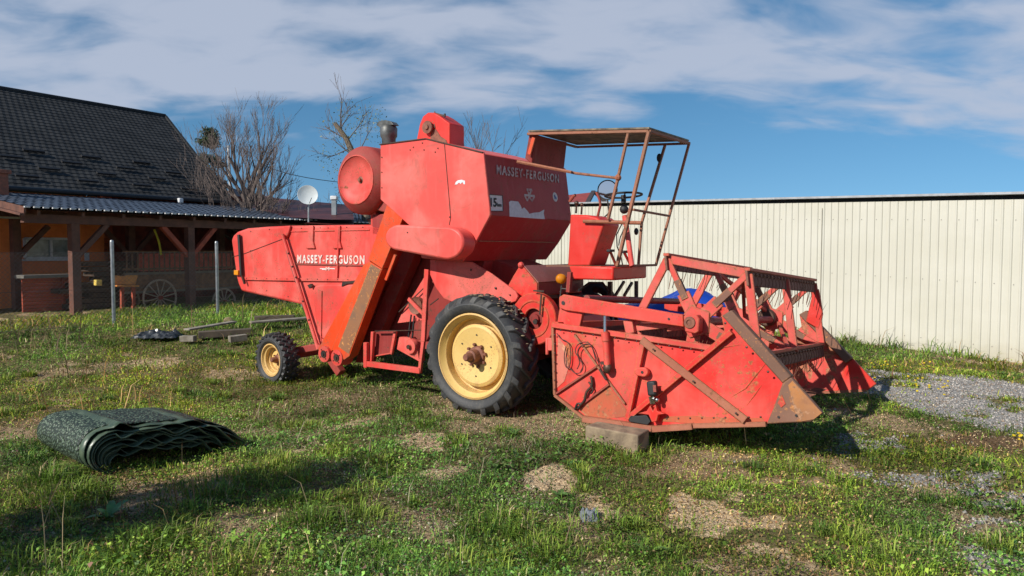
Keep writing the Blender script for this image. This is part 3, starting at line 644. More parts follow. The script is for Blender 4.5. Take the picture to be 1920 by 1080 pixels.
MB().tube([(0, -1.0, .68), (0, 1.0, .68)], .11, 12).box((0, 0, .68), (.4, .5, .35)).build('front_axle', REDD, comb, smooth=True)
RU = s_(508, 685, 1.2).x
wheel('rear_wheel', (RU, -1.08, .30), .40, .29, .235, 24, .022, R(-5), comb, True)
wheel('rear_wheel', (RU, 1.08, .30), .40, .29, .235, 24, .022, R(175), comb, True)
MB().bar((RU, -1.0, .32), (RU, 1.0, .36), .10, .12, (0, 0, 1)).bar((RU, 0, .36), (RU + .5, 0, .85), .3, .2).bar((RU + .05, -.9, .40), (RU + 1.2, -.5, .62), .10, .14, (0, 0, 1)).build('rear_axle', REDD, comb, bevel=.01)

# ================= header (part of the machine, leans to the far side)
hdr = bpy.data.objects.new('header', None); COL.objects.link(hdr); hdr.parent = comb
hdr.matrix_local = MF.i @ HF.m
SW = 1.47; FSW = 1.66
side_px = [(1037, 609), (1175, 629), (1330, 652), (1358, 622), (1353, 592), (1371, 582), (1480, 708), (1540, 776), (1518, 790), (1437, 794), (1300, 797), (1225, 802), (1095, 782), (1040, 741)]
hside = [h_(x, y, SW) for x, y in side_px]
def hplate(nm, pts, wd, th, mat, par=hdr, **k): return plate(nm, pts, wd, th, mat, par, h_, **k)
nsp = MB().prism(hside, (0, .012, 0)).build('side_sheet', REDH, hdr, bevel=.002)
fsp = MB().prism([Vector((p.x, FSW, p.z)) for p in hside], (0, .03, 0)).build('side_sheet', REDF, hdr, bevel=.002)
def hbar(nm, a, b, wd, ht, mat, off=.02, par=hdr, **k):
    return MB().bar(h_(*a, SW + off), h_(*b, SW + off), ht, wd, (0, 1, 0)).build(nm, mat, par, bevel=.003, **k)
hbar('top_rail', (1036, 609), (1175, 629), .055, .05, REDH); hbar('top_rail', (1175, 629), (1333, 652), .055, .05, REDR)
hbar('rusty_brace', (1203, 637), (1398, 788), .075, .03, RUSTR, .06)
hbar('side_rib', (1180, 782), (1372, 622), .05, .05, REDH, .035); hbar('side_rib', (1207, 640), (1177, 785), .05, .055, REDH, .035)
hbar('side_rib', (1040, 740), (1122, 685), .022, .03, REDD, .015); hbar('side_rib', (1078, 768), (1143, 720), .022, .03, REDD, .015)
hbar('side_rib', (1078, 628), (1172, 757), .022, .03, RUSTR, .015); hbar('side_rib', (1037, 610), (1041, 741), .03, .04, RUSTR, .015)
hbar('bottom_rail', (1041, 741), (1095, 783), .03, .05, RUSTR); hbar('bottom_rail', (1095, 785), (1225, 804), .065, .10, RUSTR, .03)
hbar('bottom_rail', (1225, 804), (1300, 799), .06, .09, RUSTR, .03); hbar('bottom_rail', (1300, 798), (1437, 795), .045, .06, RUSTR, .02)
# divider caps and points
for sg, wd in ((-1, SW),):
    pass
cp = [h_(x, y, SW + .03) for x, y in [(1353, 592), (1371, 581), (1484, 706), (1467, 719)]]
tp = [h_(x, y, SW + .03) for x, y in [(1467, 718), (1483, 707), (1543, 775), (1520, 791), (1437, 795), (1450, 765)]]
MB().prism(cp, (0, .11, 0)).build('divider_cap', RUSTB, hdr, bevel=.012)
MB().prism([Vector((p.x, FSW - .08, p.z)) for p in cp], (0, .11, 0)).build('divider_cap', RUSTB, hdr, bevel=.012)
MB().prism(tp, (0, .07, 0)).build('divider_point', RUSTB, hdr, bevel=.012)
MB().prism([h_(x, y, SW + .033) for x, y in [(1478, 722), (1486, 714), (1541, 774), (1526, 786), (1503, 790), (1490, 770)]], (0, -.003, 0)).build('rusty_facet', paint('bright_orange_rust', (.46, .19, .06), (.30, .14, .07), .3, 0, .8, rc=(.22, .12, .07), dent=.4), hdr)
MB().lathe([(0, .003), (.012, .003)], h_(1460, 782, SW + .034), (0, -1, 0), 8).lathe([(0, .003), (.012, .003)], h_(1493, 779, SW + .037), (0, -1, 0), 8).build('rivet_holes', INK, hdr)
MB().prism([h_(x, y, SW + .034) for x, y in [(1458, 756), (1466, 740), (1473, 757), (1465, 764)]], (0, -.003, 0)).build('paint_remnant', REDH, hdr)
MB().prism([Vector((p.x, FSW - .02, p.z)) for p in tp], (0, .05, 0)).build('divider_point', REDH, hdr, bevel=.012)
MB().bar(Vector((hside[10].x, FSW - .01, hside[10].z)), Vector((hside[8].x, FSW - .01, hside[8].z)), .06, .03, (0, 1, 0)).build('bottom_rail', RUSTR, hdr)
STAIN = paint('rust_stain', (.38, .12, .05), (.50, .10, .05), .35, 0, .8, rc=(.22, .10, .05), dent=.1)
MB().prism([h_(x, y, SW + .002) for x, y in [(1086, 768), (1112, 748), (1142, 724), (1156, 742), (1174, 768), (1172, 781), (1140, 785), (1098, 779)]], (0, -.002, 0)).build('rust_stain', STAIN, hdr)
MB().prism([h_(x, y, SW + .002) for x, y in [(1047, 632), (1060, 650), (1066, 690), (1058, 715), (1044, 728), (1043, 690)]], (0, -.002, 0)).build('rust_stain', paint('pale_grimy_paint', (.60, .16, .11), (.50, .17, .12), .25, 0, .7, rc=(.34, .16, .10), dent=.1), hdr)
MB().prism([h_(x, y, SW + .002) for x, y in [(1240, 790), (1250, 781), (1300, 779), (1370, 784), (1430, 783), (1434, 791), (1300, 794)]], (0, -.002, 0)).build('rust_stain', STAIN, hdr)
# sheet crease lines
crs = MB()
for pts in ([(1370, 745), (1398, 728), (1420, 700), (1437, 680)], [(1400, 760), (1415, 740), (1428, 722)], [(1320, 655), (1350, 652), (1390, 646)]):
    crs.tube([h_(x, y, SW + .001) for x, y in pts], [.002] + [.007] * (len(pts) - 2) + [.002], 6)
each(crs, 'sheet_crease', REDH, hdr, smooth=True, per=1)
# back wall, floor, auger
ub = hside[0].x + .03; zt = hside[0].z; zb = hside[12].z
bw = MB().prism([Vector((ub, -SW + .02, zt - .05)), Vector((ub, -SW + .02, hside[13].z)), Vector((hside[12].x, -SW + .02, zb + .01)), Vector((hside[11].x, -SW + .02, hside[11].z + .01)), Vector((hside[9].x - .25, -SW + .02, hside[9].z + .02)),
                 Vector((hside[9].x - .25, -SW + .02, hside[9].z + .035)), Vector((hside[11].x, -SW + .02, hside[11].z + .035)), Vector((hside[12].x + .01, -SW + .02, zb + .035)), Vector((ub + .02, -SW + .02, hside[13].z + .01)), Vector((ub + .02, -SW + .02, zt - .05))], (0, SW + FSW - .04, 0)).build('trough', REDH, hdr)
ac_ = Vector((ub + .62, 0, zb + .33)); aug = MB().tube([ac_ + Vector((0, -SW + .03, 0)), ac_ + Vector((0, FSW - .03, 0))], .15, 20)
for sg in (-1, 1):
    n = 90; base = len(aug.v); vs = []; fs = []
    for i in range(n + 1):
        y = sg * (SW - .04 - i / n * (SW - .35)); a = sg * i / n * 2 * math.pi * 2.6
        for r in (.15, .27): vs.append(ac_ + Vector((r * math.cos(a), y, r * math.sin(a))))
    fs = [(2 * i, 2 * i + 1, 2 * i + 3, 2 * i + 2) for i in range(n)]; aug.add(vs, fs)
aug.build('intake_auger', REDD, hdr, smooth=True)
kb = MB(); fx, fz = hside[9].x - .22, hside[9].z + .04
kb.box((fx, 0, fz), (.10, 2 * SW - .1, .02))
for i in range(38): kb.prism([(fx + .04, -1.42 + i * .0762 - .012, fz + .012), (fx + .18, -1.42 + i * .0762, fz + .006), (fx + .04, -1.42 + i * .0762 + .012, fz + .012)], (0, 0, .014))
kb.build('cutter_bar', RUSTHUB, hdr)
MB().bar((ub, -SW, zt), (ub, FSW, zt), .07, .07, (0, 0, 1)).build('back_beam', REDH, hdr, bevel=.005)
rv = MB()
for k in range(14):
    t_ = (k + .5) / 14; p = h_(1041 + 285 * t_, 618 + 41 * t_, SW + .048); rv.lathe([(0, .006), (.007, .004), (.010, 0)], p, (0, -1, 0), 8)
for k in range(7): rv.lathe([(0, .006), (.007, .004), (.010, 0)], h_(1040, 628 + 17 * k, SW + .037), (0, -1, 0), 8)
for k in range(9): rv.lathe([(0, .006), (.007, .004), (.010, 0)], h_(1250 + 22 * k, 785 - .4 * k, SW + .006), (0, -1, 0), 8)
for x, y in ((1360, 606), (1400, 651), (1440, 697), (1225, 655), (1300, 715), (1380, 775)): rv.lathe([(0, .006), (.009, .004), (.012, 0)], h_(x, y, SW + .10), (0, -1, 0), 8)
each(rv, 'rivet', IRON, hdr)
# header side fittings
MB().tube([h_(1136, 640, SW + .07), h_(1139, 685, SW + .07)], .035, 12).tube([h_(1134, 622, SW + .07), h_(1136, 640, SW + .07)], .042, 12).build('lift_cylinder', REDH, hdr, smooth=True)
MB().tube([h_(1134, 592, SW + .07), h_(1134, 625, SW + .07)], .016, 10).build('piston_rod', CHROME, hdr, smooth=True)
MB().ball(h_(1139, 690, SW + .07), .05, 10, 6, (1, .8, 1.2)).bar(h_(1124, 692, SW + .05), h_(1137, 712, SW + .05), .02, .02).bar(h_(1128, 680, SW + .05), h_(1142, 683, SW + .05), .05, .03).build('cylinder_foot', IRON, hdr, smooth=True)
hs1 = [(1044, 625), (1052, 635), (1062, 640), (1069, 650), (1070, 675), (1066, 690), (1060, 685), (1058, 668), (1061, 650)]
hs2 = [(1142, 720), (1122, 680), (1112, 655), (1104, 643), (1092, 642), (1082, 648), (1079, 660), (1086, 672), (1093, 685), (1090, 697), (1080, 700), (1072, 694), (1066, 686)]
hs3 = [(1118, 680), (1113, 660), (1108, 648), (1098, 645), (1086, 652), (1083, 665), (1087, 680), (1082, 692)]
def smooth_path(pts, n=4):
    out = []
    for i in range(len(pts) - 1):
        p0, p1, p2, p3 = pts[max(i - 1, 0)], pts[i], pts[i + 1], pts[min(i + 2, len(pts) - 1)]
        for k in range(n):
            t = k / n; out.append(.5 * ((2 * p1) + (p2 - p0) * t + (2 * p0 - 5 * p1 + 4 * p2 - p3) * t * t + (3 * p1 - p0 - 3 * p2 + p3) * t ** 3))
    return out + [pts[-1]]
for k, hs in enumerate((hs1, hs2, hs3)):
    MB().tube(smooth_path([h_(x, y, SW + .03 + .01 * k) for x, y in hs]), .0055, 6).build('cable', simple('red_brown_cable', (.10, .03, .025), .6) if k == 0 else MATS['red_brown_cable'], hdr, smooth='all')
MB().tube(smooth_path([h_(x, y, SW + .035) for x, y in [(1108, 705), (1110, 722), (1100, 735), (1096, 750), (1088, 760), (1084, 766)]]), .014, 6).tube(smooth_path([h_(x, y, SW + .035) for x, y in [(1104, 716), (1112, 730), (1108, 738)]]), .010, 6).tube(smooth_path([h_(x, y, SW + .035) for x, y in [(1078, 768), (1083, 757), (1092, 758)]]), .012, 6).build('hydraulic_hose', IRON, hdr, smooth='all')
tb = hull_px((1197, 697), 8, (1206, 698), 9)
MB().prism([h_(x, y, SW + .075) for x, y in tb], (0, .06, 0)).build('mounting_lug', REDH, hdr, bevel=.01)
MB().lathe([(0, .003), (.014, .003), (.015, 0)], h_(1204, 698, SW + .077), (0, -1, 0), 12).build('lug_hole', INK, hdr)
lp = MB().bar(h_(1222, 714, SW + .12), h_(1225, 742, SW + .12), .08, .095, (0, 1, 0)).build('marker_lamp', BLACK, hdr, bevel=.02)
MB().bar(h_(1227, 722, SW + .165), h_(1228, 735, SW + .165), .01, .03, (0, 1, 0)).build('lamp_lens', MAROON, lp)
MB().tube([h_(1221, 742, SW + .1), h_(1224, 756, SW + .08)], .03, 10).ball(h_(1232, 750, SW + .1), .025, 8, 6).build('lamp_clamp', CHROME, hdr, smooth=True)
MB().prism([h_(x, y, SW + .085) for x, y in [(1196, 775), (1212, 771), (1219, 760), (1224, 771), (1229, 758), (1232, 771), (1246, 776), (1234, 778), (1231, 790), (1222, 792), (1216, 778)]], (0, .06, 0)).build('painted_star_bracket', BRIGHT, hdr, bevel=.006)
MB().prism([h_(x, y, SW + .06) for x, y in [(1178, 785), (1182, 778), (1195, 780), (1212, 778), (1220, 790), (1214, 797), (1180, 791)]], (0, .04, 0)).build('rubber_flap', BLACK, hdr, bevel=.006)
# header upright and hitch
hplate('arm_upright', [(1050, 572), (1092, 588), (1086, 617), (1044, 608)], 1.36, .05, REDH, bevel=.006)
MB().bar(h_(1180, 600, 1.3), h_(1185, 625, 1.3), .10, .10).build('reel_stop', REDR, hdr, bevel=.005)
MB().bar(h_(1028, 645, 1.35), h_(1040, 645, 1.35), .12, .14).tube([h_(1026, 635, 1.4), h_(1026, 665, 1.4)], .02, 8).build('hitch_pin', RED, hdr, bevel=.006)
MB().bar(h_(1100, 620, 1.1), h_(1325, 600, .4), .04, .05).build('reel_drive_rod', RUSTB, hdr)

# ---- reel
AW = 1.40
A0, A1 = h_(1056, 568, AW), h_(1288, 603, AW)
arm = MB().prism([h_(x, y, AW) for x, y in [(1048, 557), (1056, 552), (1280, 590), (1282, 613), (1060, 582), (1048, 577)]], (0, .06, 0)).build('reel_arm', REDH, hdr, bevel=.008)
hb = MB().prism([h_(x, y, AW + .05) for x, y in [(1281, 592), (1306, 590), (1311, 598), (1310, 622), (1303, 626), (1284, 622)]], (0, .12, 0)).build('bearing_block', REDR, arm, bevel=.012)
MB().lathe([(.0, .001), (.025, .001), (.03, .012), (.055, .01), (.06, 0)], h_(1293, 605, AW + .052), (0, -1, 0), 20).build('bearing_cap', RUSTHUB, hb, smooth=True)
each(MB().lathe([(0, .004), (.022, .004)], h_(1056, 568, AW + .002), (0, -1, 0), 12).lathe([(0, .004), (.012, .004)], h_(1254, 598, AW + .002), (0, -1, 0), 12), 'arm_hole', INK, arm, per=1)
farm = MB().prism([Vector((p.x, FSW - .09, p.z)) for p in [h_(x, y, AW) for x, y in [(1048, 557), (1056, 552), (1280, 590), (1282, 613), (1060, 582), (1048, 577)]]], (0, .06, 0)).build('reel_arm', REDH, hdr, bevel=.008)
cz = h_(1297, 604, AW); CR = Vector((cz.x, 0, cz.z))
MB().tube([CR + Vector((0, -AW - .02, 0)), CR + Vector((0, FSW - .05, 0))], .045, 16).build('reel_shaft', MAROON, hdr, smooth=True)
ct = h_(1100, 560, 1.33)
MB().tube([ct, Vector((ct.x, 1.33, ct.z))], .04, 12).build('cross_tube', MAROON, hdr, smooth=True)
SPW = 1.27
V1 = h_(1252, 486, SPW); V2 = h_(1403, 514, SPW)
reel = bpy.data.objects.new('reel', None); COL.objects.link(reel)
a1 = math.atan2(V1.z - CR.z, V1.x - CR.x); a2 = math.atan2(V2.z - CR.z, V2.x - CR.x); r1 = math.hypot(V1.z - CR.z, V1.x - CR.x); r2 = math.hypot(V2.z - CR.z, V2.x - CR.x)
print('REEL angles', math.degrees(a1), math.degrees(a2), r1, r2, 'C', CR)
RRr = (r1 + r2) / 2; am = (a1 + a2) / 2
bpy.data.objects.remove(reel)
va = [am + R(36) , am - R(36), am - R(108), am - R(180), am + R(108)]
VT = [Vector((V1.x, 0, V1.z)), Vector((V2.x, 0, V2.z))] + [CR + Vector((RRr * 1.0 * math.cos(a), 0, RRr * math.sin(a))) for a in va[2:]]
BATW = paint('worn_brown_bat', (.20, .075, .055), (.30, .12, .09), .25, .8, .7, rc=(.12, .07, .045))
for sy in (-SPW, .13, FSW - .10):
    sp_ = MB(); yv = Vector((0, sy, 0))
    for k in range(5):
        a, b = VT[k] + yv, VT[(k + 1) % 5] + yv
        sp_.bar(a, b, .035, .085, (0, 1, 0))
        c0 = CR + yv
        mid = c0 + (a - c0) * .45
        sp_.bar(c0 + Vector((0, .0, 0)), mid + Vector((0, 0, 0)), .03, .13, (0, 1, 0))
        sp_.bar(mid + (c0 - mid) * .1, a, .045, .06, (0, 1, 0))
    sp_.lathe([(0, .03), (.17, .03), (.17, -.03), (0, -.03)], CR + yv, (0, -1, 0), 5)
    so_ = sp_.build('reel_spider', REDR, hdr, bevel=.005)
    for k in (0, 1, 2):
        a = VT[k] + yv; c0 = CR + yv; MB().bar(c0 + (a - c0) * .36, c0 + (a - c0) * .66, .052, .072, (0, 1, 0)).build('wooden_splint', RUSTB, so_, bevel=.004)
for k in range(5):
    p = VT[k]; o_ = (p - CR).normalized()
    bt = MB()
    a, b = Vector((p.x, -SPW - .06, p.z)), Vector((p.x, FSW - .05, p.z))
    tdir = Vector((.15, 0, -1)).normalized()
    bt.bar(a + tdir * .04, b + tdir * .04, .15, .022, tdir)
    bo = bt.build('reel_bat', BATW, hdr, bevel=.003)
    MB().bar(a + tdir * -.045 + Vector((.01, 0, 0)), b + tdir * -.045 + Vector((.01, 0, 0)), .06, .03, (1, 0, 0)).build('bat_channel', REDR, bo, bevel=.003)
    tn = MB()
    for i in range(21):
        y = -SPW + .06 + i * (SPW + FSW - .24) / 20
        q = Vector((p.x + .022, y, p.z)) + tdir * .0
        tn.tube([q, q + Vector((.02, 0, -.06)), q + Vector((.01 + random.uniform(-.02, .02), random.uniform(-.012, .012), -.17)), q + Vector((-.02 + random.uniform(-.03, .03), random.uniform(-.025, .025), -.28 + random.uniform(-.03, .03)))], .0038, 4)
        tn.lathe([(.012, -.02), (.018, -.02), (.018, .02), (.012, .02)], q, (0, 1, 0), 6)
    tn.build('tines', RUSTHUB, bo)
for k, (y0, y1) in ((1, (-SPW, .13)), (2, (.13, FSW - .10)), (0, (.13, FSW - .10)), (3, (-SPW, .13))):
    c0 = CR + Vector((0, y1, 0)); a = CR + (VT[k] - CR) * .9 + Vector((0, y0, 0)); MB().bar(c0 + (VT[k] - CR) * .12, a, .035, .045).build('reel_brace', MAROON if k % 2 else REDR, hdr, bevel=.003)
# reel drive on the far side and feeder house
MB().prism([Vector((h_(x, y, -AW).x, FSW - .12, h_(x, y, -AW).z)) for x, y in [(1519, 548), (1530, 541), (1534, 560), (1538, 590), (1531, 618), (1506, 603)]], (0, .05, 0)).build('reel_drive_guard', BRIGHT, hdr, bevel=.01)
MB().lathe([(0, .02), (.10, .02), (.12, 0), (.12, -.05), (0, -.05)], Vector((CR.x - .05, FSW - .2, CR.z + .02)), (0, -1, 0), 20).build('reel_pulley', IRON, hdr, smooth=True)
fh = MB(); p0 = Vector((.55, 0, 1.15)); q_ = MF.i @ (HF.m @ Vector((ub, 0, zb + .30)))
fh.bar(p0, q_, 1.0, .42, (0, 1, 0)).build('feeder_house', MAROON, comb, bevel=.01)


# ================================================================= GROUND
def vnoise(x, y, seed=0):
    xi = np.floor(x).astype(np.int64); yi = np.floor(y).astype(np.int64); fx = x - xi; fy = y - yi
    fx = fx * fx * (3 - 2 * fx); fy = fy * fy * (3 - 2 * fy)
    def h(a, b):
        n = (a * 374761393 + b * 668265263 + seed * 1442695041) & 0xffffffff
        n = ((n ^ (n >> 13)) * 1274126177) & 0xffffffff
        return ((n ^ (n >> 16)) & 0xffff) / 65535.0
    return (h(xi, yi) * (1 - fx) + h(xi + 1, yi) * fx) * (1 - fy) + (h(xi, yi + 1) * (1 - fx) + h(xi + 1, yi + 1) * fx) * fy
def fbm(x, y, sc, seed=0, oc=4):
    t = 0; a = 1; s = 0
    for o in range(oc): t = t + a * vnoise(x * sc * 2 ** o, y * sc * 2 ** o, seed + o); s += a; a *= .55
    return t / s
def GZ(x, y):
    l = 1 - npsst(-1, 5, x)
    z = .47 * npsst(9.5, 16, y) * l + (.04 + .30 * npsst(9, 22, y)) * (1 - l) * npsst(7.5, 10.5, y + x * .2)
    z = z - .10 * np.exp(-((x + 3.1) ** 2 + (y - 10.9) ** 2) / 2.0)
    return z + .07 * (fbm(x, y, .8, 5, 3) - .5) + .05 * (fbm(x, y, 3.0, 8, 2) - .5)
# bare sandy and earthy patches seen in the photograph: centre, half width, half height in pixels, sand(1)..earth(0), strength
PATCH = [(1040, 905, 45, 30, 1, 1), (1330, 955, 75, 32, 1, 1), (1475, 1035, 45, 18, .9, 1), (1115, 958, 40, 26, 1, 1), (1400, 965, 90, 14, .7, .8), (1335, 1072, 60, 14, .9, .9), (790, 825, 60, 14, .9, .9), (650, 800, 35, 10, .9, .8),
         (640, 750, 110, 26, .35, .55), (1030, 800, 110, 22, .45, 1), (900, 800, 90, 14, .5, .9), (690, 790, 30, 12, .8, .7), (840, 885, 40, 14, .8, .7), (440, 700, 70, 18, .6, .6), (300, 680, 50, 10, .7, .7), (200, 690, 40, 10, .7, .5),
         (1850, 832, 95, 16, .0, 1), (1290, 870, 80, 16, .3, .8), (1250, 880, 90, 10, .3, .5), (770, 820, 30, 6, .9, .8), (580, 835, 24, 6, .9, .7), (1870, 985, 70, 20, .35, .9), (1700, 800, 90, 14, .4, .6),
         (100, 700, 60, 14, .4, .6), (60, 790, 50, 16, .2, .6), (550, 690, 60, 20, .4, .5), (960, 830, 60, 10, .3, .6), (1130, 820, 40, 12, .6, .8), (230, 960, 70, 10, .5, .7), (60, 1010, 60, 10, .3, .6), (1400, 895, 60, 8, .5, .6), (20, 600, 60, 4, .8, .6)]
WHITEP = [(1840, 905, 90, 12), (1690, 895, 60, 8), (1900, 940, 70, 12), (1620, 830, 60, 10), (1560, 845, 40, 8), (1780, 890, 60, 6), (1870, 1060, 80, 20), (1905, 985, 60, 10), (1820, 1065, 60, 10)]
def patch_world(lst):
    out = []
    for p in lst:
        c = gp(p[0], p[1]); l = gp(p[0] + p[2], p[1]); u = gp(p[0], p[1] - p[3]); d = gp(p[0], p[1] + p[3])
        out.append((c.x, c.y, abs(l.x - c.x), abs(u.y - d.y) / 2 + .03) + tuple(p[4:]))
    return out
PW_, WW_ = patch_world(PATCH), patch_world(WHITEP)
gA, gB = gp(1640, 695), gp(1920, 722)       # upper edge of the gravel drive
gC, gD = gp(1640, 742), gp(1920, 812)       # lower edge
def line_side(x, y, a, b): return ((b.x - a.x) * (y - a.y) - (b.y - a.y) * (x - a.x)) / math.hypot(b.x - a.x, b.y - a.y)
def masks(x, y):
    nx = x + .7 * (fbm(x, y, 2.2, 21, 5) - .5); ny = y + .7 * (fbm(x, y, 2.2, 31, 5) - .5)
    n2 = fbm(x, y, 7, 41, 4)
    bare = np.zeros_like(x); sand = np.zeros_like(x)
    for (px, py, rx, ry, sd, stn) in PW_:
        d = ((nx - px) / rx) ** 2 + ((ny - py) / ry) ** 2
        m = stn * (1 - npsst(.3, 1.7, d + (n2 - .5) * 1.9))
        sand = np.where(m > bare, sd, sand); bare = np.maximum(bare, m)
    gen = npsst(.57, .70, fbm(x, y, 1.15, 51, 5)) * .75          # thin spots everywhere
    sand = np.where(gen > bare, .45, sand); bare = np.maximum(bare, gen * (y < 30))
    wh = np.zeros_like(x)
    for (px, py, rx, ry) in WW_: wh = np.maximum(wh, .75 * (1 - npsst(.2, 1.6, ((nx - px) / rx) ** 2 + ((ny - py) / ry) ** 2 + (n2 - .5) * 3.4)))
    up = line_side(nx, ny, gA, gB); lo = line_side(nx, ny, gC, gD)
    grav = (1 - npsst(-.25, .25, up)) * npsst(-.45, .45, lo) * npsst(3.9, 4.6, nx) * (1 - .8 * npsst(.58, .68, fbm(x, y, 1.3, 191, 5)))
    return bare, sand, wh, grav
def graded(a, b, step, far, n):
    core = np.arange(a, b, step); g = b + (far - b) * (np.linspace(0, 1, n) ** 2.6)
    return np.concatenate([core, g[1:]])
ys = np.concatenate([[-30, -12, -5, 0], graded(2.0, 24, .07, 900, 40)])
xp = graded(0, 13, .07, 700, 34); xs = np.concatenate([-xp[::-1], xp[1:]])
X, Y = np.meshgrid(xs, ys); Zg = GZ(X, Y)
bare, sand, wh, grav = masks(X, Y)
V = np.stack([X, Y, Zg], -1).reshape(-1, 3); nx_, ny_ = len(xs), len(ys)
idx = np.arange(nx_ * ny_).reshape(ny_, nx_); F = np.stack([idx[:-1, :-1], idx[:-1, 1:], idx[1:, 1:], idx[1:, :-1]], -1).reshape(-1, 4)
def fast_mesh(name, V, F, mat, col=None, smooth=True):
    me = bpy.data.meshes.new(name); k = F.shape[1]
    me.vertices.add(len(V)); me.vertices.foreach_set('co', V.astype(np.float32).ravel())
    me.loops.add(F.size); me.loops.foreach_set('vertex_index', F.astype(np.int32).ravel())
    me.polygons.add(len(F)); me.polygons.foreach_set('loop_start', np.arange(len(F), dtype=np.int32) * k)
    me.polygons.foreach_set('loop_total', np.full(len(F), k, np.int32)) if hasattr(me.polygons[0], 'loop_total') and False else None
    if smooth: me.polygons.foreach_set('use_smooth', np.ones(len(F), bool))
    me.update(calc_edges=True)
    if col is not None:
        a = me.color_attributes.new('tint', 'FLOAT_COLOR', 'POINT'); a.data.foreach_set('color', col.astype(np.float32).ravel())
    me.materials.append(mat); o = bpy.data.objects.new(name, me); COL.objects.link(o); return o
m, t, b = newmat('ground_soil'); co = t.n('ShaderNodeTexCoord').outputs['Object']
at = t.n('ShaderNodeAttribute', attribute_name='tint'); sp3 = t.n('ShaderNodeSeparateColor'); t.l(at.outputs['Color'], sp3.inputs[0])
f1 = t.noise(co, 9, 6, .7); f2 = t.noise(co, 45, 4, .7)
turf = t.mix(t.ramp(f1, .35, .65), (.085, .10, .025), (.25, .18, .09))
turf = t.mix(t.ramp(f2, .45, .7), turf, (.05, .040, .022))
earth = t.mix(t.ramp(f2, .35, .7), (.17, .105, .055), (.10, .065, .04)); sandc = t.mix(t.ramp(f2, .3, .7), (.72, .55, .34), (.46, .33, .19))
bc = t.mix(sp3.outputs[1], earth, sandc)
c_ = t.mix(t.ramp(t.math('ADD', sp3.outputs[0], t.math('MULTIPLY', t.math('SUBTRACT', f1, .5), .7)), .35, .65), turf, bc)
peb = t.n('ShaderNodeTexVoronoi', i_Scale=34.0); t.l(co, peb.inputs['Vector'])
gcol = t.mix(t.ramp(peb.outputs['Color'], .2, .8), (.20, .19, .18), (.36, .35, .33))
c_ = t.mix(t.ramp(t.math('ADD', sp3.outputs[2], t.math('MULTIPLY', t.math('SUBTRACT', f1, .5), .8)), .35, .6), c_, gcol)
t.l(c_, b.inputs['Base Color']); b.inputs['Roughness'].default_value = 1; b.inputs['Specular IOR Level'].default_value = .15
bump(t, b, t.math('ADD', f1, t.math('MULTIPLY', f2, .5)), 1.0, .03)
tint = np.stack([bare, sand, np.maximum(grav, wh * .9), np.ones_like(bare)], -1).reshape(-1, 4)
g = fast_mesh('ground', V, F, m, tint); tag(g, kind='structure')

# ---------------------------------------------------------------- grass and weeds
def leafmat(name, tr=.35, rough=.55):
    m, t, b = newmat(name); at = t.n('ShaderNodeAttribute', attribute_name='tint'); t.l(at.outputs['Color'], b.inputs['Base Color'])
    b.inputs['Roughness'].default_value = rough; b.inputs['Specular IOR Level'].default_value = .25
    tl = t.n('ShaderNodeBsdfTranslucent'); t.l(at.outputs['Color'], tl.inputs[0]); mx = t.n('ShaderNodeMixShader'); mx.inputs[0].default_value = tr
    t.l(b.outputs[0], mx.inputs[1]); t.l(tl.outputs[0], mx.inputs[2]); out = [n for n in t.nt.nodes if n.type == 'OUTPUT_MATERIAL'][0]; t.l(mx.outputs[0], out.inputs[0])
    return m
GRASS = leafmat('grass_blades', .25)
def scatter(n, ymin, ymax, p=1.35):
    """points in a wedge wider than the view, denser close to the camera"""
    u = RNG.random(n); e = 2 - p; r = (ymin ** e + u * (ymax ** e - ymin ** e)) ** (1 / e)
    a = (RNG.random(n) - .5) * R(88); return r * np.sin(a), r * np.cos(a)
fenceP, fenceD = Vector((8.41, 12.15)), Vector((-.6, .8))
def inside(x, y):
    f = ((x - fenceP.x) * fenceD.y - (y - fenceP.y) * fenceD.x) < .02      # this side of the cream wall
    sh = ((x - SO.x) * (-LS.y) + (y - SO.y) * LS.x) < -.3                  # in front of the open shed
    return f & (sh | (x > 0) | (y < 14))
def macro(x, y):
    v = .80 + 1.0 * npsst(.30, .68, fbm(x, y, .9, 171, 5)); h = npsst(.38, .66, fbm(x, y, .6, 181, 4)) - .5
    h = h + .35 * npsst(1, 6, x) + .35 * npsst(7, 9.5, y) * (x < 0)
    return v[:, None] * np.stack([1 + .35 * h, 1 + .06 * h, 1 - .35 * h], -1)
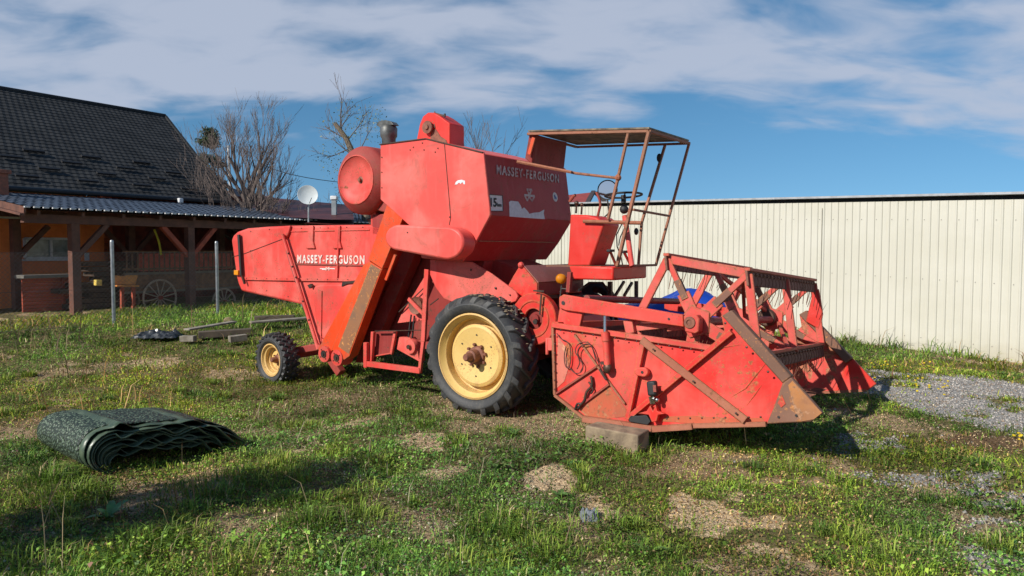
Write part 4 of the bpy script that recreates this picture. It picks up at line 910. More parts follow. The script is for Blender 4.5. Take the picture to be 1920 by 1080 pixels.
def blades(n, ymin, ymax, p, hmin, hmax, wbase, dens_fn, palette, lean=.5, seed=0):
    x, y = scatter(n, ymin, ymax, p); bare, sand, wh, grav = masks(x, y)
    dn = dens_fn(x, y, bare, wh, grav); k = (RNG.random(n) < dn) & inside(x, y); x, y, bare = x[k], y[k], bare[k]; n = len(x)
    d = np.hypot(x, y); z = GZ(x, y)
    fert = fbm(x, y, 1.0, 71 + seed, 4); clump = fbm(x, y, 4.0, 81 + seed, 3)
    h = (hmin + (hmax - hmin) * RNG.random(n) ** 1.6) * (.45 + 1.3 * npsst(.35, .7, clump)) * (.7 + .6 * fert)
    # taller growth by the far fence and the cream wall
    wl = (x - fenceP.x) * fenceD.y - (y - fenceP.y) * fenceD.x; tall = 1 + 1.6 * npsst(-1.8, -.1, wl) * (wl < .1)
    tall = tall * (1 + 1.0 * npsst(12.5, 15, y) * (x < 0)); h = h * tall
    w = np.maximum(wbase * (.7 + .6 * RNG.random(n)), d * .0011)
    az = RNG.random(n) * 2 * np.pi; ln = lean * (.2 + RNG.random(n)); fx = RNG.random(n) * 2 * np.pi
    sx, sy = np.cos(fx) * w / 2, np.sin(fx) * w / 2; lx, ly = np.cos(az) * ln * h, np.sin(az) * ln * h
    P0 = np.stack([x - sx, y - sy, z - .01], -1); P1 = np.stack([x + sx, y + sy, z - .01], -1)
    P2 = np.stack([x - sx * .8 + lx * .35, y - sy * .8 + ly * .35, z + h * .6], -1); P3 = np.stack([x + sx * .8 + lx * .35, y + sy * .8 + ly * .35, z + h * .6], -1)
    P4 = np.stack([x + lx - sx * .1, y + ly - sy * .1, z + h * (1 - .35 * ln)], -1); P5 = P4 + np.stack([sx * .2, sy * .2, 0 * sx], -1)
    V = np.stack([P0, P1, P2, P3, P4, P5], 1).reshape(-1, 3); bse = np.arange(n)[:, None] * 6
    F = np.concatenate([bse + np.array([[0, 1, 3, 2]]), bse + np.array([[2, 3, 5, 4]])], 0)
    pal = np.array(palette); wgt = RNG.random(n); dry = npsst(.45, .7, fbm(x, y, 1.4, 91 + seed, 4)) * .55 + .35 * np.minimum(1, bare)
    ci = RNG.integers(0, len(pal) - 3, n); ci = np.where(wgt < dry * .65, len(pal) - 1 - RNG.integers(0, 3, n), ci)
    c = pal[ci] * (.65 + .75 * RNG.random((n, 1))) * macro(x, y); C = np.concatenate([np.repeat(c, 6, 0), np.ones((n * 6, 1))], 1)
    return V, F, C
def leaves(n, ymin, ymax, p, size, dens_fn, palette, hz=(.005, .05), seed=0):
    x, y = scatter(n, ymin, ymax, p); bare, sand, wh, grav = masks(x, y)
    dn = dens_fn(x, y, bare, wh, grav); k = (RNG.random(n) < dn) & inside(x, y); x, y, bare = x[k], y[k], bare[k]; n = len(x); d = np.hypot(x, y)
    cl = fbm(x, y, 3.2, 61 + seed, 3); fert = fbm(x, y, 1.0, 71 + seed, 4)
    z = GZ(x, y) + hz[0] + (hz[1] - hz[0]) * RNG.random(n) * (.3 + 1.4 * npsst(.35, .7, cl)) * (1 + 1.3 * npsst(12.5, 15, y) * (x < 0))
    s = np.maximum(size * (.5 + RNG.random(n)), d * .0016); az = RNG.random(n) * 2 * np.pi; tl = (RNG.random(n) - .35) * 1.5; rl = (RNG.random(n) - .5) * 1.2
    ax = np.stack([np.cos(az) * np.cos(tl), np.sin(az) * np.cos(tl), np.sin(tl)], -1) * s[:, None]
    ay = np.stack([-np.sin(az) * np.cos(rl), np.cos(az) * np.cos(rl), np.sin(rl)], -1) * (s * .42)[:, None]
    c = np.stack([x, y, z], -1); dz = np.array([0, 0, 1]) * (s * .22)[:, None]
    V = np.stack([c, c + ax * .5 + ay + dz, c + ax, c + ax * .5 - ay + dz], 1).reshape(-1, 3); F = np.arange(n)[:, None] * 4 + np.array([[0, 3, 2, 1]])
    pal = np.array(palette); ci = RNG.integers(0, len(pal) - 2, n); ci = np.where(RNG.random(n) < .10 + .25 * np.minimum(1, bare), len(pal) - 1 - RNG.integers(0, 2, n), ci)
    cc = pal[ci] * (.6 + .8 * RNG.random((n, 1))) * macro(x, y)
    return V, F, np.concatenate([np.repeat(cc, 4, 0), np.ones((n * 4, 1))], 1)
def join(parts):
    Vs, Fs, Cs = [], [], []; o = 0
    for V, F, C in parts: Vs.append(V); Fs.append(F + o); Cs.append(C); o += len(V)
    return np.concatenate(Vs), np.concatenate(Fs), np.concatenate(Cs)
PALG = [(.135, .235, .028), (.19, .29, .036), (.095, .175, .026), (.24, .31, .045), (.068, .125, .024), (.34, .26, .12), (.44, .35, .18), (.24, .17, .085)]
PALL = [(.11, .21, .028), (.15, .265, .040), (.08, .155, .026), (.20, .30, .05), (.055, .105, .024), (.20, .10, .065), (.28, .21, .10)]
PALD = [(.40, .31, .17), (.30, .22, .12), (.22, .16, .09), (.48, .39, .23), (.16, .11, .07), (.12, .13, .05)]
cov = lambda x, y: .30 + .95 * npsst(.34, .58, fbm(x, y, 2.6, 101, 5))
den = lambda x, y, bare, wh, grav: np.clip((1 - .93 * bare) * (1 - .985 * grav) * (1 - .75 * wh) * cov(x, y), 0.0, 1)
den2 = lambda x, y, bare, wh, grav: np.clip((1 - .88 * bare) * (1 - .99 * grav) * (1 - .8 * wh) * (.25 + npsst(.36, .56, fbm(x, y, 2.0, 111, 5)) * 1.1), 0, 1)
den3 = lambda x, y, bare, wh, grav: np.clip((.25 + .6 * bare + .5 * npsst(.4, .6, fbm(x, y, 1.7, 131, 4))) * (1 - .97 * grav), 0, 1)
parts = [blades(330000, 3.0, 30, 1.3, .018, .075, .0042, den, PALG, 1.2), leaves(560000, 3.0, 26, 1.3, .016, den2, PALL, (.003, .045)),
         leaves(120000, 3.0, 20, 1.2, .030, lambda x, y, bare, wh, grav: den2(x, y, bare, wh, grav) * npsst(.55, .65, fbm(x, y, 1.5, 141, 3)), PALL, (.01, .07), 3),
         leaves(190000, 3.0, 24, 1.3, .018, den3, PALD, (.001, .012), 5),
         blades(2600, 3.2, 17, 1.1, .12, .34, .003, lambda x, y, bare, wh, grav: (1 - bare) * (1 - grav) * (.15 + npsst(.5, .65, fbm(x, y, .8, 211, 3)) * (x < 1)), [(.34, .26, .14), (.24, .17, .09), (.18, .12, .08), (.30, .22, .12), (.40, .32, .18), (.2, .1, .08)], .7, 9)]
# tufts of longer grass
tuft = []
for (px, py, nb, hh, rr, ci) in [(560, 802, 260, .16, .22, 3), (590, 990, 260, .20, .20, 0), (930, 1000, 320, .17, .26, 0), (140, 930, 420, .18, .26, 1), (90, 905, 300, .20, .22, 0), (450, 905, 420, .13, .35, 1), (380, 930, 300, .13, .35, 0), (500, 880, 260, .12, .3, 3), (700, 985, 200, .14, .25, 3),
                                 (260, 1040, 260, .20, .22, 0), (330, 1010, 200, .18, .2, 3), (60, 1070, 250, .16, .3, 1), (640, 1060, 260, .15, .3, 0), (1290, 1000, 200, .08, .3, 1), (780, 780, 160, .08, .2, 1), (610, 700, 160, .18, .16, 3), (950, 810, 200, .10, .18, 1), (870, 960, 160, .13, .2, 0), (1000, 1040, 220, .12, .3, 0),
                                 (720, 690, 240, .12, .3, 0), (690, 700, 200, .12, .2, 1), (420, 1060, 300, .14, .3, 3), (180, 870, 100, .12, .1, 1), (1500, 770, 180, .08, .25, 3), (1110, 820, 100, .08, .1, 1), (1240, 820, 160, .08, .2, 1)]:
    c = gp(px, py); nb = int(nb * 1.0); rr = rr * 1.15; hh = hh * 1.15; a = RNG.random(nb) * 6.283; r = rr * RNG.random(nb) ** .6; x = c.x + r * np.cos(a); y = c.y + r * np.sin(a); z = GZ(x, y)
    h = hh * (.25 + .8 * RNG.random(nb)) * (1.1 - .6 * r / rr); wv = .004 + .005 * RNG.random(nb); az = a + (RNG.random(nb) - .5) * 3.4; ln = .25 + 1.0 * RNG.random(nb); fx = az + 1.57
    sx, sy = np.cos(fx) * wv / 2, np.sin(fx) * wv / 2; lx, ly = np.cos(az) * ln * h, np.sin(az) * ln * h
    P = [np.stack([x - sx, y - sy, z - .01], -1), np.stack([x + sx, y + sy, z - .01], -1), np.stack([x - sx + lx * .3, y - sy + ly * .3, z + h * .65], -1), np.stack([x + sx + lx * .3, y + sy + ly * .3, z + h * .65], -1),
         np.stack([x + lx, y + ly, z + h * (1.0 - .35 * ln)], -1), np.stack([x + lx + sx * .2, y + ly + sy * .2, z + h * (1.0 - .35 * ln)], -1)]
    V = np.stack(P, 1).reshape(-1, 3); bse = np.arange(nb)[:, None] * 6; F = np.concatenate([bse + np.array([[0, 1, 3, 2]]), bse + np.array([[2, 3, 5, 4]])], 0)
    cc = np.array(PALG)[np.where(RNG.random(nb) < .75, ci, RNG.integers(0, 7, nb))] * (.5 + .8 * RNG.random((nb, 1))); tuft.append((V, F, np.concatenate([np.repeat(cc, 6, 0), np.ones((nb * 6, 1))], 1)))
rt_ = np.random.default_rng(5); tx, ty = [], []
for k in range(620):
    r = 3.2 * (14 / 3.2) ** rt_.random(); a = (rt_.random() - .5) * R(84); x0, y0 = r * math.sin(a), r * math.cos(a)
    xa, ya = np.array([x0]), np.array([y0]); bb, _, ww, gg = masks(xa, ya)
    if bb[0] > .4 or gg[0] > .2 or ww[0] > .3 or not inside(xa, ya)[0] or fbm(xa, ya, .7, 201, 3)[0] < .42: continue
    nb = int(rt_.integers(35, 120)); rr = rt_.uniform(.06, .20); hh = rt_.uniform(.06, .16); ci = int(rt_.choice([0, 1, 1, 2, 3, 3, 4]))
    a = rt_.random(nb) * 6.283; r = rr * rt_.random(nb) ** .6; x = x0 + r * np.cos(a); y = y0 + r * np.sin(a); z = GZ(x, y)
    h = hh * (.3 + .8 * rt_.random(nb)) * (1.1 - .5 * r / rr); wv = np.maximum(.0035 + .005 * rt_.random(nb), np.hypot(x, y) * .0009); az = a + (rt_.random(nb) - .5) * 3.0; ln = .2 + 1.0 * rt_.random(nb); fx = az + 1.57
    sx, sy = np.cos(fx) * wv / 2, np.sin(fx) * wv / 2; lx, ly = np.cos(az) * ln * h, np.sin(az) * ln * h
    P = [np.stack([x - sx, y - sy, z - .01], -1), np.stack([x + sx, y + sy, z - .01], -1), np.stack([x - sx + lx * .3, y - sy + ly * .3, z + h * .65], -1), np.stack([x + sx + lx * .3, y + sy + ly * .3, z + h * .65], -1),
         np.stack([x + lx, y + ly, z + h * (1.0 - .35 * ln)], -1), np.stack([x + lx + sx * .2, y + ly + sy * .2, z + h * (1.0 - .35 * ln)], -1)]
    V = np.stack(P, 1).reshape(-1, 3); bse = np.arange(nb)[:, None] * 6; F = np.concatenate([bse + np.array([[0, 1, 3, 2]]), bse + np.array([[2, 3, 5, 4]])], 0)
    cc = np.array(PALG)[np.where(rt_.random(nb) < .8, ci, rt_.integers(0, 7, nb))] * (.7 + .9 * rt_.random((nb, 1))); tuft.append((V, F, np.concatenate([np.repeat(cc, 6, 0), np.ones((nb * 6, 1))], 1)))
V, F, C = join(parts + tuft); go = fast_mesh('grass', V, F, GRASS, C, False)
tag(go, 'patchy green and dry spring grass with small weeds covering the yard', 'grass', kind='stuff')
# (random tufts are part of the grass above)
# broad-leaved dock plants
def dock(name, px, py, n, ln, label):
    c = gp(px, py); mb = MB(); z0 = float(GZ(np.array([c.x]), np.array([c.y]))[0])
    for k in range(n):
        a = 6.283 * k / n + random.uniform(-.3, .3); l = ln * random.uniform(.7, 1.2); up = random.uniform(.35, 1.1); wv = l * .16
        d = Vector((math.cos(a), math.sin(a), 0)); s = Vector((-d.y, d.x, 0)) * wv; prev = None
        for i in range(5):
            u = i / 4; p = d * l * u * .8 + Vector((0, 0, l * up * (u - .55 * u * u))); ww = s * (math.sin(math.pi * min(.98, u * .85 + .12)))
            cur = (p - ww + Vector((0, 0, .3 * ww.length)), p, p + ww + Vector((0, 0, .3 * ww.length)))
            if prev: mb.add(list(prev) + list(cur), [(0, 1, 4, 3), (1, 2, 5, 4)])
            prev = cur
    o = mb.build(name, DOCK, None, smooth='all'); o.location = (c.x, c.y, z0); return tag(o, label, 'weed', 'broad-leaved weeds in the grass')
DOCK = simple('dock_leaf', (.10, .20, .045), .5, c2=(.07, .14, .035), scale=14)
for (px, py, n, ln, lb) in [(932, 880, 7, .16, 'light green broad-leaved weed just below the bare patch in front of the big wheel'), (1050, 935, 9, .13, 'low leafy weed beside the round sandy patch'), (960, 815, 16, .13, 'bushy green weed growing under the big front tyre'), (1215, 1040, 8, .13, 'broad-leaved weed at the bottom edge of the photo, right of centre'),
                              (205, 975, 6, .17, 'dark upright dock weed below the rolled tarpaulin'), (1010, 860, 9, .12, 'leafy weed between the big wheel and the timber block'), (645, 690, 7, .26, 'tall thin weed growing under the grain elevator')]:
    dock('weed_plant', px, py, n, ln, lb)
# dandelions
dm = MB()
for (px, py, n, rx, ry) in [(1651, 716, 9, 12, 6), (1745, 728, 15, 45, 12), (1905, 830, 5, 10, 5), (1700, 690, 6, 60, 5), (1640, 690, 5, 30, 6), (1780, 740, 2, 40, 8)]:
    for k in range(n):
        c = gp(px + random.uniform(-rx, rx), py + random.uniform(-ry, ry)); z = float(GZ(np.array([c.x]), np.array([c.y]))[0]); h = random.uniform(.03, .08)
        dm.lathe([(0, .008), (.017, .004), (.014, -.006), (0, -.008)], (c.x, c.y, z + h), (random.uniform(-.3, .3), random.uniform(-.6, .1), 1), 7)
tag(dm.build('dandelion_flowers', simple('dandelion_yellow', (.75, .55, .02), .7), None), 'yellow dandelion heads scattered along the gravel drive', 'flowers', kind='stuff')
# gravel
def gravel(name, n, fn, cols, smin, smax, label):
    x, y = scatter(n, 4.0, 20, 1.2)
    bare, sand, wh, grav = masks(x, y); k = (RNG.random(n) < fn(bare, wh, grav, x, y)) & inside(x, y); x, y, bare = x[k], y[k], bare[k]; n = len(x); d = np.hypot(x, y)
    s = np.maximum(smin + (smax - smin) * RNG.random(n) ** 2, d * .0011); z = GZ(x, y) + s * .15
    base = np.array([[1, 0, 0], [-1, 0, 0], [0, 1, 0], [0, -1, 0], [0, 0, .7], [0, 0, -.7]]) 
    P = base[None] * (.6 + .8 * RNG.random((n, 6, 1))) * s[:, None, None]; an = RNG.random(n) * 6.28; ca, sa = np.cos(an)[:, None], np.sin(an)[:, None]
    px_, py_ = P[..., 0] * ca - P[..., 1] * sa, P[..., 0] * sa + P[..., 1] * ca; P = np.stack([px_ + x[:, None], py_ + y[:, None], P[..., 2] + z[:, None]], -1)
    fs = np.array([[0, 2, 4], [2, 1, 4], [1, 3, 4], [3, 0, 4], [2, 0, 5], [1, 2, 5], [3, 1, 5], [0, 3, 5]]); F = (np.arange(n)[:, None, None] * 6 + fs[None]).reshape(-1, 3)
    cc = np.array(cols)[RNG.integers(0, len(cols), n)] * (.7 + .6 * RNG.random((n, 1))); C = np.concatenate([np.repeat(cc, 6, 0), np.ones((n * 6, 1))], 1)
    m_ = MATS.get('stones')
    if not m_:
        m_, t, b = newmat('stones'); at = t.n('ShaderNodeAttribute', attribute_name='tint'); t.l(at.outputs['Color'], b.inputs['Base Color']); b.inputs['Roughness'].default_value = .9
    o = fast_mesh(name, P.reshape(-1, 3), F, m_, C, False); return tag(o, label, 'gravel', kind='stuff')
gravel('gravel', 230000, lambda b, w_, g_, x, y: np.clip(g_ * 1.0 + w_ * .8 + .04 * b * (x > 2), 0, 1), [(.27, .25, .23), (.20, .19, .18), (.34, .31, .28), (.42, .39, .35), (.25, .19, .14)], .005, .022, 'loose grey gravel of the drive in front of the cream metal wall')

gravel('earth_clods', 90000, lambda b, w_, g_, x, y: np.clip(b * .55 * (1 - g_), 0, 1), [(.64, .46, .26), (.48, .33, .18), (.28, .18, .10), (.70, .54, .33)], .003, .010, 'crumbs of sandy soil and small stones on the bare patches')
# ================================================================= CREAM METAL SHED ON THE RIGHT
CREAM = None
m, t, b = newmat('cream_corrugated_sheet'); co = t.n('ShaderNodeTexCoord').outputs['Object']
c_ = t.mix(t.ramp(t.noise(co, .8, 4, .6), .35, .65), (.53, .515, .435), (.57, .555, .48))
c_ = t.mix(t.math('MULTIPLY', t.ramp(t.noise(t.mapping(co, (6, 6, .5)), 2.0, 5, .7), .55, .8), .35), c_, (.48, .42, .29))
sx_ = t.n('ShaderNodeSeparateXYZ'); t.l(co, sx_.inputs[0])
c_ = t.mix(t.math('MULTIPLY', t.ramp(t.math('ADD', sx_.outputs[2], t.math('MULTIPLY', t.noise(co, 5, 4, .7), .5)), .75, .25), .45), c_, (.36, .31, .20))
t.l(c_, b.inputs['Base Color']); b.inputs['Roughness'].default_value = .5; CREAM = m
T0, T1 = -5.0, 15.0
def fz0(tt): return .08 + .037 * tt - .12
def fz1(tt): return 2.78 + .036 * tt
cs = empty('metal_shed', (fenceP.x, fenceP.y, 0), math.atan2(fenceD.y, fenceD.x), 'long cream corrugated metal shed wall behind the gravel drive', 'shed')
# local: x along the wall (away), y to its back (left of +x is +y) -> back is -y
vs = []; fs = []; tcur = T0; pitch = .145; prof = []
while tcur < T1:
    jt = random.uniform(-.004, .004)
    prof += [(tcur, 0), (tcur + .092 + jt, 0), (tcur + .102 + jt, .020), (tcur + .128 + jt, .020), (tcur + .138 + jt, 0)]; tcur += pitch
for (tt, dd) in prof: vs += [(tt, dd, fz0(tt) - .2), (tt, dd + .0, fz1(tt))]
fs = [(2 * i, 2 * i + 1, 2 * i + 3, 2 * i + 2) for i in range(len(prof) - 1)]
wl = MB().add(vs, fs).build('wall_sheet', CREAM, cs)
ov = MB()
for k in range(5):
    tt = T0 + .5 + k * 4.03; ov.box((tt, .021, (fz0(tt) + fz1(tt)) / 2), (.008, .006, 2.6))
ov.build('sheet_overlap', simple('shadow_gap', (.30, .27, .2), .7), cs)
dk = simple('dark_gap_timber', (.03, .028, .025), .8)
MB().add([(T0, -.05, fz1(T0) - .02), (T1, -.05, fz1(T1) - .02), (T1, -.05, fz1(T1) + .09), (T0, -.05, fz1(T0) + .09), (T0, -.25, fz1(T0) - .02), (T1, -.25, fz1(T1) - .02), (T1, -.25, fz1(T1) + .09), (T0, -.25, fz1(T0) + .09)],
         [(0, 1, 2, 3), (4, 5, 6, 7), (3, 2, 6, 7), (0, 1, 5, 4), (0, 3, 7, 4), (1, 2, 6, 5)]).build('wall_plate', dk, cs)
sc_w = MB()
for k in range(48):
    tt = T0 + .5 + k * .29
    for fz in (.12, .50, .88): sc_w.box((tt, .004, fz0(tt) * (1 - fz) + fz1(tt) * fz), (.014, .006, .014))
tag(sc_w.build('screw_rows', simple('screw_grey', (.25, .24, .22), .5), cs), kind='stuff')
rf = MB(); rs = [(.10, -.01), (.10, .03), (-7, -.5), (-7, -.545)]
rf.add([(tt, y, fz1(tt) + .092 + z) for tt in (T0, T1) for (y, z) in rs], [(0, 1, 2, 3), (7, 6, 5, 4), (0, 4, 5, 1), (1, 5, 6, 2), (2, 6, 7, 3), (3, 7, 4, 0)])
rf.build('roof_sheet', simple('galvanised_edge', (.50, .51, .52), .4, .3), cs)
MB().add([(tt, -6.9, z) for tt in (T0, T1) for z in (-.2, fz1(tt) - .45)], [(0, 1, 3, 2)]).build('back_wall', CREAM, cs)
MB().add([(T1, y, z) for y in (0, -6.9) for z in (-.2, fz1(T1) - .45 * (y < -1))], [(0, 1, 3, 2)]).build('end_wall', CREAM, cs)

# ================================================================= OPEN TIMBER SHED AND HOUSE ON THE LEFT
def sf(px, py, bb): return SF.hit(px, py, 1, bb)
WOOD = simple('brown_stained_timber', (.15, .060, .038), .7, c2=(.09, .038, .026), scale=5, bs=.3)
WOODR = simple('reddish_stained_timber', (.40, .075, .035), .7, c2=(.28, .055, .028), scale=5, bs=.3)
ROOFM = simple('anthracite_metal_tile', (.040, .041, .042), .72, .0, c2=(.026, .027, .028), scale=1.6, bs=.12)
ROOFM.node_tree.nodes['Principled BSDF'].inputs['Specular IOR Level'].default_value = .18
ROOFB = simple('blue_grey_metal_tile', (.075, .095, .13), .38, .2, c2=(.05, .062, .085), scale=3, bs=.12)
SH = empty('open_timber_shed', SO, math.atan2(LS.y, LS.x), 'open-fronted brown timber shed with a blue-grey metal tile roof, left of the harvester', 'shed')
eL, eR = sf(44, 388, -.4), sf(640, 417, -.4); ze = (eL.z + sf(140, 392.5, -.4).z) / 2
zb_ = sf(120, 367, 2.9).z
print('shed: eave', eL, eR, 'z', ze, 'back z', zb_)
def tiled(name, a0, a1, b0, z0, a2, a3, b1, z1, rows, mat, par, amp=.016, step=.02, per=.19, thick=True):
    """metal tile sheet from the eave (a0..a1,b0,z0) up to (a2..a3,b1,z1)"""
    N = int((a1 - a0) / per * 4); vs = []; U = np.linspace(0, 1, N + 1); lines = []
    sl = Vector((0, b1 - b0, z1 - z0)); nrm = Vector((0, -sl.z, sl.y)).normalized()
    for r in range(rows):
        lines += [(r / rows, step), ((r + 1) / rows, 0.0)]
    for (v, off) in lines:
        for u in U:
            aa = (a0 + (a1 - a0) * u) * (1 - v) + (a2 + (a3 - a2) * u) * v
            h = off + amp * math.cos(2 * math.pi * u * (a1 - a0) / per); vs.append((aa, b0 + (b1 - b0) * v + nrm.y * h, z0 + (z1 - z0) * v + nrm.z * h))
    n1 = N + 1; F_ = [(i * n1 + k, i * n1 + k + 1, (i + 1) * n1 + k + 1, (i + 1) * n1 + k) for i in range(len(lines) - 1) for k in range(N)]
    return MB().add(vs, F_).build(name, mat, par)
tiled('porch_roof', eL.x, 14.5, -.4, ze, eL.x, 14.5, 2.95, zb_, 9, ROOFB, SH)
MB().add([(a, b_, z - .05) for (a, b_, z) in ((eL.x, -.38, ze), (14.5, -.38, ze), (14.5, 2.95, zb_), (eL.x, 2.95, zb_))], [(0, 1, 2, 3)]).build('roof_boarding', WOOD, SH)
MB().bar((eL.x, -.40, ze - .015), (14.5, -.40, ze - .015), .012, .05, (0, 1, 0)).build('eave_edge', simple('pale_metal_edge', (.55, .54, .52), .4, .3), SH) if 0 else None
lips = MB()
for k in range(int((14.5 - eL.x) / .19)): lips.box((eL.x + .19 * k + .05, -.435, ze + .004), (.11, .06, .030))
lips.build('roof_edge_lip', simple('pale_sheet_edge', (.62, .62, .62), .4), SH)
MB().bar((eL.x + .02, -.42, ze - .06), (eL.x + .02, 3.0, zb_ - .06), .05, .14, (1, 0, 0)).bar((eL.x - .05, -.45, ze - .16), (eL.x - .05, 3.0, zb_ - .16), .10, .05, (1, 0, 0)).build('gable_fascia', WOOD, SH, bevel=.004)
zc = ze - .34
MB().bar((eL.x + .15, 0, zc + .12), (14.5, 0, zc + .12), .16, .20, (0, 1, 0)).build('front_beam', WOOD, SH, bevel=.006)
MB().bar((eL.x + .15, 2.67, zc + .35), (14.5, 2.67, zc + .35), .16, .18, (0, 1, 0)).build('back_beam', WOOD, SH)
rb = MB()
for k in range(16): rb.bar((eL.x + .35 + k * .95, -.3, ze - .10), (eL.x + .35 + k * .95, 2.7, zb_ - .12), .07, .12, (1, 0, 0))
each(rb, 'rafter', WOOD, SH, per=1)
a2 = sf(358, 575, 0).x
def post(a, b_, zt, mat=WOOD, wd=.19): MB().bar((a, b_, -.12), (a, b_, zt), wd, wd, (1, 0, 0)).build('post', mat, SH, bevel=.006)
for k in range(5): post(k * a2, 0, zc + .03)
for k in range(5): post(k * a2, 2.67, zc + .27)
def brace(a, dr, b_=0, mat=WOOD): MB().bar((a + dr * .06, b_ + .002, zc - .72), (a + dr * .78, b_ + .002, zc + .04), .12, .12, (0, 1, 0)).build('brace', mat, SH, bevel=.004)
for k in range(4):
    if k: brace(k * a2, -1, 0, WOODR)
    brace(k * a2, 1, 0, WOODR if k else WOOD)
brace(0, 1, 2.67); brace(a2, -1, 2.67); brace(a2, 1, 2.67)
bt = MB(); bt.bar((eL.x, 2.5, zc + .22), (9, 2.5, zc + .22), .04, .05).build('light_batten', simple('pale_batten', (.42, .40, .32), .7), SH)
# house behind: wall, window, big roof
HSE = empty('house', SO, math.atan2(LS.y, LS.x), 'orange-walled house under a steep dark tiled roof behind the timber shed', 'house')
OW = simple('orange_render', (.90, .26, .07), .85, c2=(.82, .22, .06), scale=8, bs=.3)
wb = 3.05; wr = sf(204, 480, wb).x
MB().add([(-7, wb, -.2), (wr + .02, wb, -.2), (wr + .02, wb, 2.95), (-7, wb, 2.95)], [(0, 1, 2, 3)]).build('wall', OW, HSE)
MB().bar((wr, wb + .06, -.2), (wr, wb + .06, 3.2), .25, .12, (1, 0, 0)).build('wall', WOODR, HSE)
MB().add([(wr, wb + .5, -.2), (15, wb + .5, -.2), (15, wb + .5, 3.3), (wr, wb + .5, 3.3)], [(0, 1, 2, 3)]).build('wall', simple('dark_red_boarding', (.20, .040, .025), .8, c2=(.10, .022, .016), scale=4), HSE)
WF = simple('white_window_frame', (.70, .70, .70), .5)
wi = MB(); p00, p11 = sf(47, 484, wb - .03), sf(131, 448, wb - .03); xm = sf(96, 480, wb - .03).x
for a, b_ in (((p00.x, p00.z), (p11.x, p00.z)), ((p00.x, p11.z), (p11.x, p11.z)), ((p00.x, p00.z), (p00.x, p11.z)), ((p11.x, p00.z), (p11.x, p11.z)), ((xm, p00.z), (xm, p11.z))): wi.bar((a[0], wb - .03, a[1]), (b_[0], wb - .03, b_[1]), .07, .06, (0, 1, 0))
wo_ = wi.build('window', WF, HSE, bevel=.004)
MB().box(((p00.x + p11.x) / 2, wb - .012, (p00.z + p11.z) / 2), (p11.x - p00.x - .04, .006, p11.z - p00.z - .04)).build('pane', simple('grey_window_glass', (.22, .27, .25), .15, c2=(.15, .18, .17), bs=0), wo_)
MB().box(((p00.x + p11.x) / 2, wb - .09, p00.z - .05), (p11.x - p00.x + .2, .12, .05)).build('sill', WF, wo_)
q0, q1 = sf(158, 488, wb), sf(166, 474, wb); MB().box(((q0.x + q1.x) / 2, wb - .02, (q0.z + q1.z) / 2), (.12, .03, .22)).build('wall_box', WF, HSE)
e0, e1 = sf(-60, 341, 2.8), sf(437, 379, 2.8); r0_, r1_ = sf(-60, 157, 7.6), sf(310, 208, 7.6)
ez = (sf(100, 355, 2.8).z + e1.z) / 2; rz_ = (r0_.z + r1_.z) / 2 - .10
print('house', e1, r1_, ez, rz_, 'e0', e0, r0_, sf(0, 165, 7.6).z, r1_.z)
tiled('roof', e0.x - 3, e1.x, 2.8, ez, r0_.x - 3, r1_.x, 7.6, rz_, 30, ROOFM, HSE, .006, .014, .19)
MB().add([(e0.x - 3, 12.4, ez), (e1.x, 12.4, ez), (r1_.x, 7.65, rz_ + .01), (r0_.x - 3, 7.65, rz_ + .01)], [(0, 1, 2, 3)]).add([(e1.x, 2.85, ez - .02), (r1_.x, 7.6, rz_), (e1.x, 12.4, ez)], [(0, 1, 2)]).build('roof_back', ROOFM, HSE)
MB().tube([(r0_.x - 3, 7.62, rz_ + .03), (r1_.x, 7.62, rz_ + .03)], .07, 8).build('ridge_cap', ROOFM, HSE)
MB().tube([(e0.x - 3, 2.72, ez - .03), (e1.x, 2.72, ez - .03)], .06, 8).build('gutter', simple('dark_gutter', (.03, .03, .032), .4), HSE)
MB().bar((e1.x, 2.85, ez + .02), (r1_.x, 7.6, rz_ + .03), .10, .05, (1, 0, 0)).build('verge_flashing', ROOFM, HSE)
sg_ = MB(); sl = Vector((0, 4.8, rz_ - ez)); 
for row, v in enumerate((.085, .17, .25, .33)):
    for k in range(10):
        aa = e0.x + 1.2 + k * 1.55 + (row % 2) * .75
        if aa > e1.x - 1: continue
        p = Vector((aa, 2.8, ez)) + sl * v + Vector((0, -.05, .06)); sg_.bar(p, p + Vector((.55, 0, 0)), .08, .05, sl)
each(sg_, 'snow_guard', simple('black_snow_guard', (.012, .012, .014), .6), HSE, per=1)
MB().box(sf(338, 376, 2.6), (.14, .12, .14)).build('floodlight', WF, HSE, bevel=.02)
ch = sf(6, 358, 2.2); CHB = simple('chimney_brick', (.30, .10, .06), .85, c2=(.20, .08, .05), scale=14, bs=.5)
chi = empty('brick_chimney', SF.m @ Vector((ch.x - .12, 2.2, 2.9)), math.atan2(LS.y, LS.x), 'small red brick chimney at the left edge of the shed roof', 'chimney')
MB().box((0, 0, .10), (.34, .34, .62)).build('stack', CHB, chi, bevel=.01); MB().box((0, 0, .44), (.44, .44, .09)).build('cap', CHB, chi, bevel=.01)
